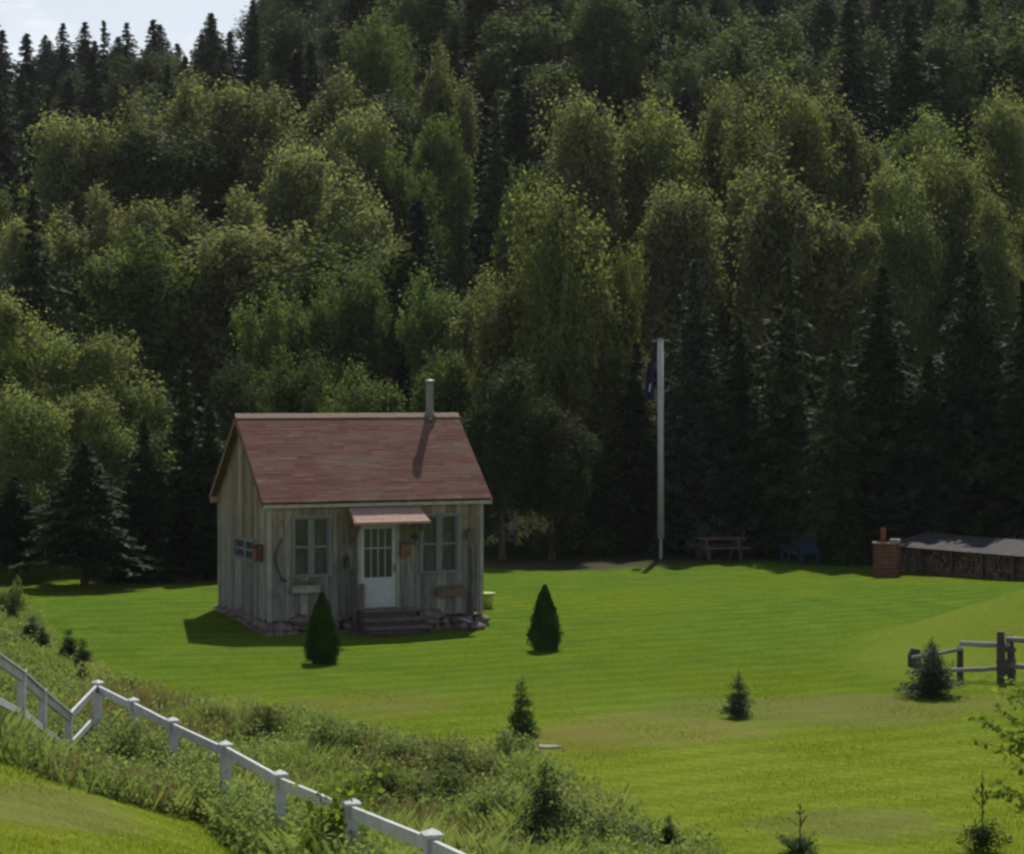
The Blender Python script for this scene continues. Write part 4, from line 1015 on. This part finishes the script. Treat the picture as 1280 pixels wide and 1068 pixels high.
MB().box(-.13, .13, -.06, .05, -.18, .10, .003).build('box', M['redbrick'], t); MB().add([(-.15, -.09, .10), (.15, -.09, .10), (.15, .05, .17), (-.15, .05, .17), (-.15, -.09, .12), (.15, -.09, .12), (.15, .05, .19), (-.15, .05, .19)], [(0, 1, 2, 3), (4, 5, 6, 7), (0, 1, 5, 4), (2, 3, 7, 6), (0, 3, 7, 4), (1, 2, 6, 5)]).build('lid', M['wood_brown'], t)
t = hung('hanging_basket', 'dark hanging plant basket under the right end of the awning', 'plant basket', 510, 667, -.40)
MB().tube([(0, 0, -.09), (0, 0, -.02), (0, 0, .03)], [.06, .12, .13], 12).build('basket', M['soil'], t)
n = 380; link('foliage', leafmesh('basket_foliage', quads(unit(n) * np.array([.17, .17, .09]) + np.array([0, 0, .05]), unit(n), .05, .6), M['weed_leaf']), None, t)
MB().tube([(0, 0, .03), (0, .1, .26)], .004, 4).build('chain', M['black'], t)
t = hung('birdhouse', 'small brown birdhouse on the front wall near the right corner', 'birdhouse', 585, 668, -.09)
MB().box(-.07, .07, -.06, .05, -.10, .06, .002).build('box', M['wood_brown'], t)
MB().add([(-.11, -.09, .05), (.11, -.09, .05), (0, -.09, .15), (-.11, .05, .05), (.11, .05, .05), (0, .05, .15)], [(0, 1, 2), (3, 5, 4), (0, 3, 4, 1), (1, 4, 5, 2), (0, 2, 5, 3)]).build('roof', M['wood_dark'], t)
MB().tube([(0, -.062, -.01), (0, -.066, -.01)], .025, 10).build('hole', M['black'], t)
t = hung('old_oar', 'dark weathered oar standing against the front wall near the right corner', 'oar', 587, 768, -.07)
MB().tube([(0, 0, 0), (.01, 0, 1.0), (.02, .01, 1.62)], .02, 7).build('shaft', M['wood_dark'], t)
MB().add([(-.05, -.012, .0), (.05, -.012, .0), (.065, -.012, .3), (.02, -.012, .62), (-.02, -.012, .62), (-.065, -.012, .3), (-.05, .012, .0), (.05, .012, .0), (.065, .012, .3), (.02, .012, .62), (-.02, .012, .62), (-.065, .012, .3)],
         [(0, 1, 2, 3, 4, 5), (11, 10, 9, 8, 7, 6)] + [(i, (i + 1) % 6, 6 + (i + 1) % 6, 6 + i) for i in range(6)]).build('blade', M['wood_dark'], t)
# lamp and box on the gable wall
v_, z_ = hl(327, 690); p = HP + Matrix.Rotation(HA, 3, 'Z') @ Vector((-.12, v_, z_)); t = empty('rusty_box', p, HA); tag(t, 'rusty metal box fixed on the left gable wall beside the small window', 'metal box')
MB().box(-.07, .07, -.12, .12, -.22, .10, .004).build('body', M['rust'], t); MB().add([(-.11, -.15, .10), (.09, -.15, .16), (.09, .15, .16), (-.11, .15, .10), (-.11, -.15, .12), (.09, -.15, .18), (.09, .15, .18), (-.11, .15, .12)], [(0, 1, 2, 3), (4, 5, 6, 7), (0, 1, 5, 4), (2, 3, 7, 6), (0, 3, 7, 4), (1, 2, 6, 5)]).build('lid', M['black'], t)
# boards leaning left of the door
u, z = hf(441, 775); p = HP + Matrix.Rotation(HA, 3, 'Z') @ Vector((u, -.30, 0.0))
for k, (du, hh, tl) in enumerate(((0, 1.5, .10), (.16, 1.15, .16))):
    q = HP + Matrix.Rotation(HA, 3, 'Z') @ Vector((u - .04 + du, -.30, 0.0)); q.z = float(gz(q.x, q.y))
    o = MB().beam((0, 0, 0), (du * .5, .22, hh), .11, .025, up=(0, 1, 0)).build('leaning_plank', M['wood_dark'] if k == 0 else M['wood_brown'], None)
    o.location = q; o.rotation_euler = (0, 0, HA); tag(o, ['long dark plank leaning on the wall just left of the door', 'short brown plank leaning on the wall beside the steps'][k], 'plank')
# white plank and logs at right corner foot
q = on_ground(592, 785); o = MB().beam((-.35, .1, .22), (.25, -.12, .06), .16, .03).build('fallen_board', M['white_door'], None); o.location = q; tag(o, 'short pale board lying slanted at the right front corner of the cottage', 'board')
for k, (px, py) in enumerate(((578, 786), (597, 787))):
    q = on_ground(px, py); o = MB(); o.rock((0, 0, .06), .14 + .03 * k, (1.2, 1, .7)); o = o.build('rock', M['stone'], None, smooth=True); o.location = q; tag(o, ['rounded stone holding up the pale board, left of it', 'rounded stone under the right end of the pale board'][k], 'stone')
# yellow-green tub behind the right corner
q = gpt(606, 58.2); zt = at(606, 711, 58.2).z; t = empty('plastic_tub', q); tag(t, 'yellow-green plastic tub showing behind the right corner of the cottage', 'tub')
MB().tube([(0, 0, 0), (0, 0, .36)], [.19, .26], 18).build('tub', M['yellow'], t, smooth=True); MB().tube([(0, 0, .345), (0, 0, .38)], [.285, .285], 18).build('rim', M['yellow'], t)

# ------------------------------------------------------------------ pole with flag
base = on_ground(826, 699); topz = at(825, 424, base.y).z - base.z
t = empty('flag_pole', base); tag(t, 'tall white pole with a short crossbar at the forest edge', 'pole')
MB().tube([(0, 0, 0), (0, 0, .7)], .05, 12).build('foot', M['pole'], t)
MB().tube([(0, 0, .7), (-.02, 0, topz)], [.115, .10], 14).build('shaft', M['pole'], t, smooth=True)
MB().tube([(-.02, 0, topz), (-.02, 0, topz + .04)], .12, 12).build('cap', M['metal'], t)
MB().beam((-.32, 0, topz - .06), (.28, 0, topz - .05), .07, .06).build('crossbar', M['metal'], t)
MB().box(-.17, -.10, -.04, .04, .62, .92).build('cleat', M['black'], t)
def flag():
    q0 = at(818, 448, base.y - .02); root = empty('hanging_flag', q0); tag(root, 'limp dark blue flag hanging beside the white pole', 'flag')
    nx, nz_ = 9, 20; hh = 55 / F * base.y; V, Fc = [], []
    for side in (0, 1):
        for j in range(nz_ + 1):
            for i in range(nx + 1):
                s, u_ = i / nx, j / nz_; wd_ = .24 + .07 * math.sin(u_ * 2.5)
                V.append((.03 - s * wd_ - .05 * u_, .07 * math.sin(s * 11 + u_ * 2) * (.3 + s) + side * .006, -u_ * hh * (1 - .18 * s) - .14 * s))
    st = (nx + 1) * (nz_ + 1)
    for side in (0, 1):
        for j in range(nz_):
            for i in range(nx): k = side * st + j * (nx + 1) + i; Fc.append((k, k + 1, k + nx + 2, k + nx + 1))
    MB().add(V, Fc).build('cloth', M['flag'], root, smooth=True)
    MB().add([(-.17, -.09, -hh * .60), (-.11, -.09, -hh * .56), (-.15, -.09, -hh * .74), (-.20, -.09, -hh * .78), (-.17, -.084, -hh * .60), (-.11, -.084, -hh * .56), (-.15, -.084, -hh * .74), (-.20, -.084, -hh * .78)], [(0, 1, 2, 3), (7, 6, 5, 4), (0, 1, 5, 4), (1, 2, 6, 5), (2, 3, 7, 6), (3, 0, 4, 7)]).build('white_emblem', M['flagwhite'], root)
flag()
# ------------------------------------------------------------------ things in the shade of the forest edge
q = on_ground(900, 700); t = empty('picnic_table', q, R_(12)); tag(t, 'faded reddish picnic table in the shade right of the white pole', 'picnic table')
for k in range(4): MB().box(-.8, .8, -.36 + k * .18, -.36 + k * .18 + .165, .70, .74).build('top_board', M['tablewood'], t)
for y in (-.72, .72): MB().box(-.8, .8, y - .12, y + .12, .42, .46).build('bench', M['tablewood'], t)
for x in (-.55, .55):
    for s in (-1, 1): MB().beam((x, s * .20, .70), (x, s * .60, 0), .06, .09, up=(1, 0, 0)).build('leg', M['wood_brown'], t)
    MB().beam((x, -.8, .39), (x, .8, .39), .05, .08).build('crossbar', M['wood_brown'], t)
def chair(px, py, rz, mat, label):
    q = on_ground(px, py); t = empty('garden_chair', q, rz); tag(t, label, 'garden chair', 'garden chairs in the shade')
    MB().box(-.27, .27, -.25, .25, .36, .40).build('seat', mat, t)
    bk = MB()
    for k in range(4): x = -.26 + k * .135; bk.beam((x + .06, .24, .38), (x + .06 + (k - 1.5) * .02, .45, .98), .11, .025, up=(0, 1, 0))
    bk.build('backrest', mat, t)
    for sx in (-1, 1):
        MB().box(sx * .33 - .05, sx * .33 + .05, -.32, .28, .56, .585).build('armrest', mat, t)
        MB().box(sx * .30 - .02, sx * .30 + .02, -.27, -.19, 0, .56).build('leg', mat, t); MB().box(sx * .28 - .02, sx * .28 + .02, .18, .26, 0, .56).build('leg', mat, t)
chair(992, 703, R_(200), M['blue'], 'blue slatted garden chair at the shaded forest edge, left of the two')
chair(1013, 705, R_(160), M['blue'], 'blue slatted garden chair at the shaded forest edge, right of the two')
# brick fire pit
q = on_ground(1108, 720); t = empty('brick_barbecue', q, R_(-10)); tag(t, 'small reddish masonry barbecue at the left end of the firewood shed', 'barbecue')
bb = MB()
for i in range(8):
    z = i * .12
    for k in range(3): bb.box(-.30 + k * .2 + (i % 2) * .02, -.30 + k * .2 + .185 + (i % 2) * .02, -.28, -.10, z, z + .105, .006); bb.box(-.30 + k * .2, -.30 + k * .2 + .185, .12, .28, z, z + .105, .006)
    for sx in (-.34, .34): bb.box(sx - .07, sx + .07, -.09, .11, z, z + .105, .006)
bb.build('brickwork', M['redbrick'], t); MB().box(-.42, .42, -.33, .33, .965, 1.03, .01).build('slab', M['tablewood'], t)
MB().tube([(-.1, .1, 1.0), (-.1, .1, 1.45)], .09, 10).build('flue', M['rust'], t); MB().box(.10, .42, -.2, .1, 1.03, 1.13).build('lid', M['trim'], t)
# firewood shed
A = gpt(1118, 70.0); B = gpt(1350, 64.0); B.z = 0; A.z = 0
dv = B - A; Ln = Vector((dv.x, dv.y)).length; ang = math.atan2(dv.y, dv.x)
t = empty('firewood_shed', A, ang); tag(t, 'long low open shed full of stacked firewood under a grey board roof', 'shed')
slp = (B.z - A.z) / Ln
fh = .80
for k in range(7):
    x = k * Ln / 6; MB().box(x - .05, x + .05, -.06, .04, -.2 + slp * x, fh + slp * x, .004).build('post', M['wood_dark'], t)
    MB().box(x - .05, x + .05, 1.36, 1.46, -.2, fh + .28).build('post', M['wood_dark'], t)
lg = MB()
xx = .1
for r_ in range(6):
    x = .10 + random.uniform(0, .06)
    while x < Ln - .1:
        rr = random.uniform(.055, .08); z = .10 + r_ * .125 + slp * x
        lg.tube([(x, .06 + random.uniform(-.03, .05), z), (x + random.uniform(-.03, .03), .6, z)], rr, 6, jit=.15); x += rr * 2 + .01
lo_ = lg.build('firewood', M['log'], t); lo_['kind'] = 'stuff'
MB().box(.05, Ln - .05, .62, .68, -.1, fh - .05).build('back_boards', M['wood_dark'], t)
rb = MB()
x = -.25
while x < Ln + .2:
    w_ = random.uniform(.16, .24)
    j = random.uniform(-.03, .03)
    rb.add([(x, -.28 + j, fh + .02 + slp * x), (x + w_ - .008, -.28 + j, fh + .02 + slp * x), (x + w_ - .008, 1.6, fh + .34), (x, 1.6, fh + .34), (x, -.28 + j, fh + .05 + slp * x), (x + w_ - .008, -.28 + j, fh + .05 + slp * x), (x + w_ - .008, 1.6, fh + .37), (x, 1.6, fh + .37)], [(0, 1, 2, 3), (4, 5, 6, 7), (0, 1, 5, 4), (2, 3, 7, 6), (0, 3, 7, 4), (1, 2, 6, 5)]); x += w_
rb.build('roof', M['roofgrey'], t)
# white stone at the edge of the worn patch
q = on_ground(683, 935); o = MB(); o.rock((0, 0, .0), .13, (1.6, 1, .4)); o = o.build('flat_stone', M['trim'], None, smooth=True); o.location = q; tag(o, 'flat pale stone in the dry grass right of the young spruce', 'stone')
for l_, v_ in LABELS.items():
    if len(v_) > 1: print('DUP LABEL', l_, v_)
print('objects', len(bpy.data.objects))

# ------------------------------------------------------------------ thin summer haze over the whole valley
def haze():
    t = bpy.data.materials.new('thin_haze'); t.use_nodes = True; n = t.node_tree; n.nodes.clear()
    o = n.nodes.new('ShaderNodeOutputMaterial'); v = n.nodes.new('ShaderNodeVolumePrincipled')
    v.inputs['Color'].default_value = (.92, .95, 1, 1); v.inputs['Density'].default_value = HAZE; v.inputs['Anisotropy'].default_value = .35
    n.links.new(v.outputs[0], o.inputs['Volume'])
    g = bpy.data.objects['ground'].data; zs = np.empty(len(g.vertices) * 3, np.float32); g.vertices.foreach_get('co', zs); zs = zs.reshape(-1, 3)
    top = float(zs[:, 2].max()) + 22
    mb = MB().box(zs[:, 0].min() - 2, zs[:, 0].max() + 2, zs[:, 1].min() - 2, zs[:, 1].max() + 2, float(zs[:, 2].min()) - 1, top)
    tag(mb.build('haze', t), 'thin pale haze softening the far hillside', kind='stuff')
    cy.volume_bounces = 0
HAZE = .00008
haze()
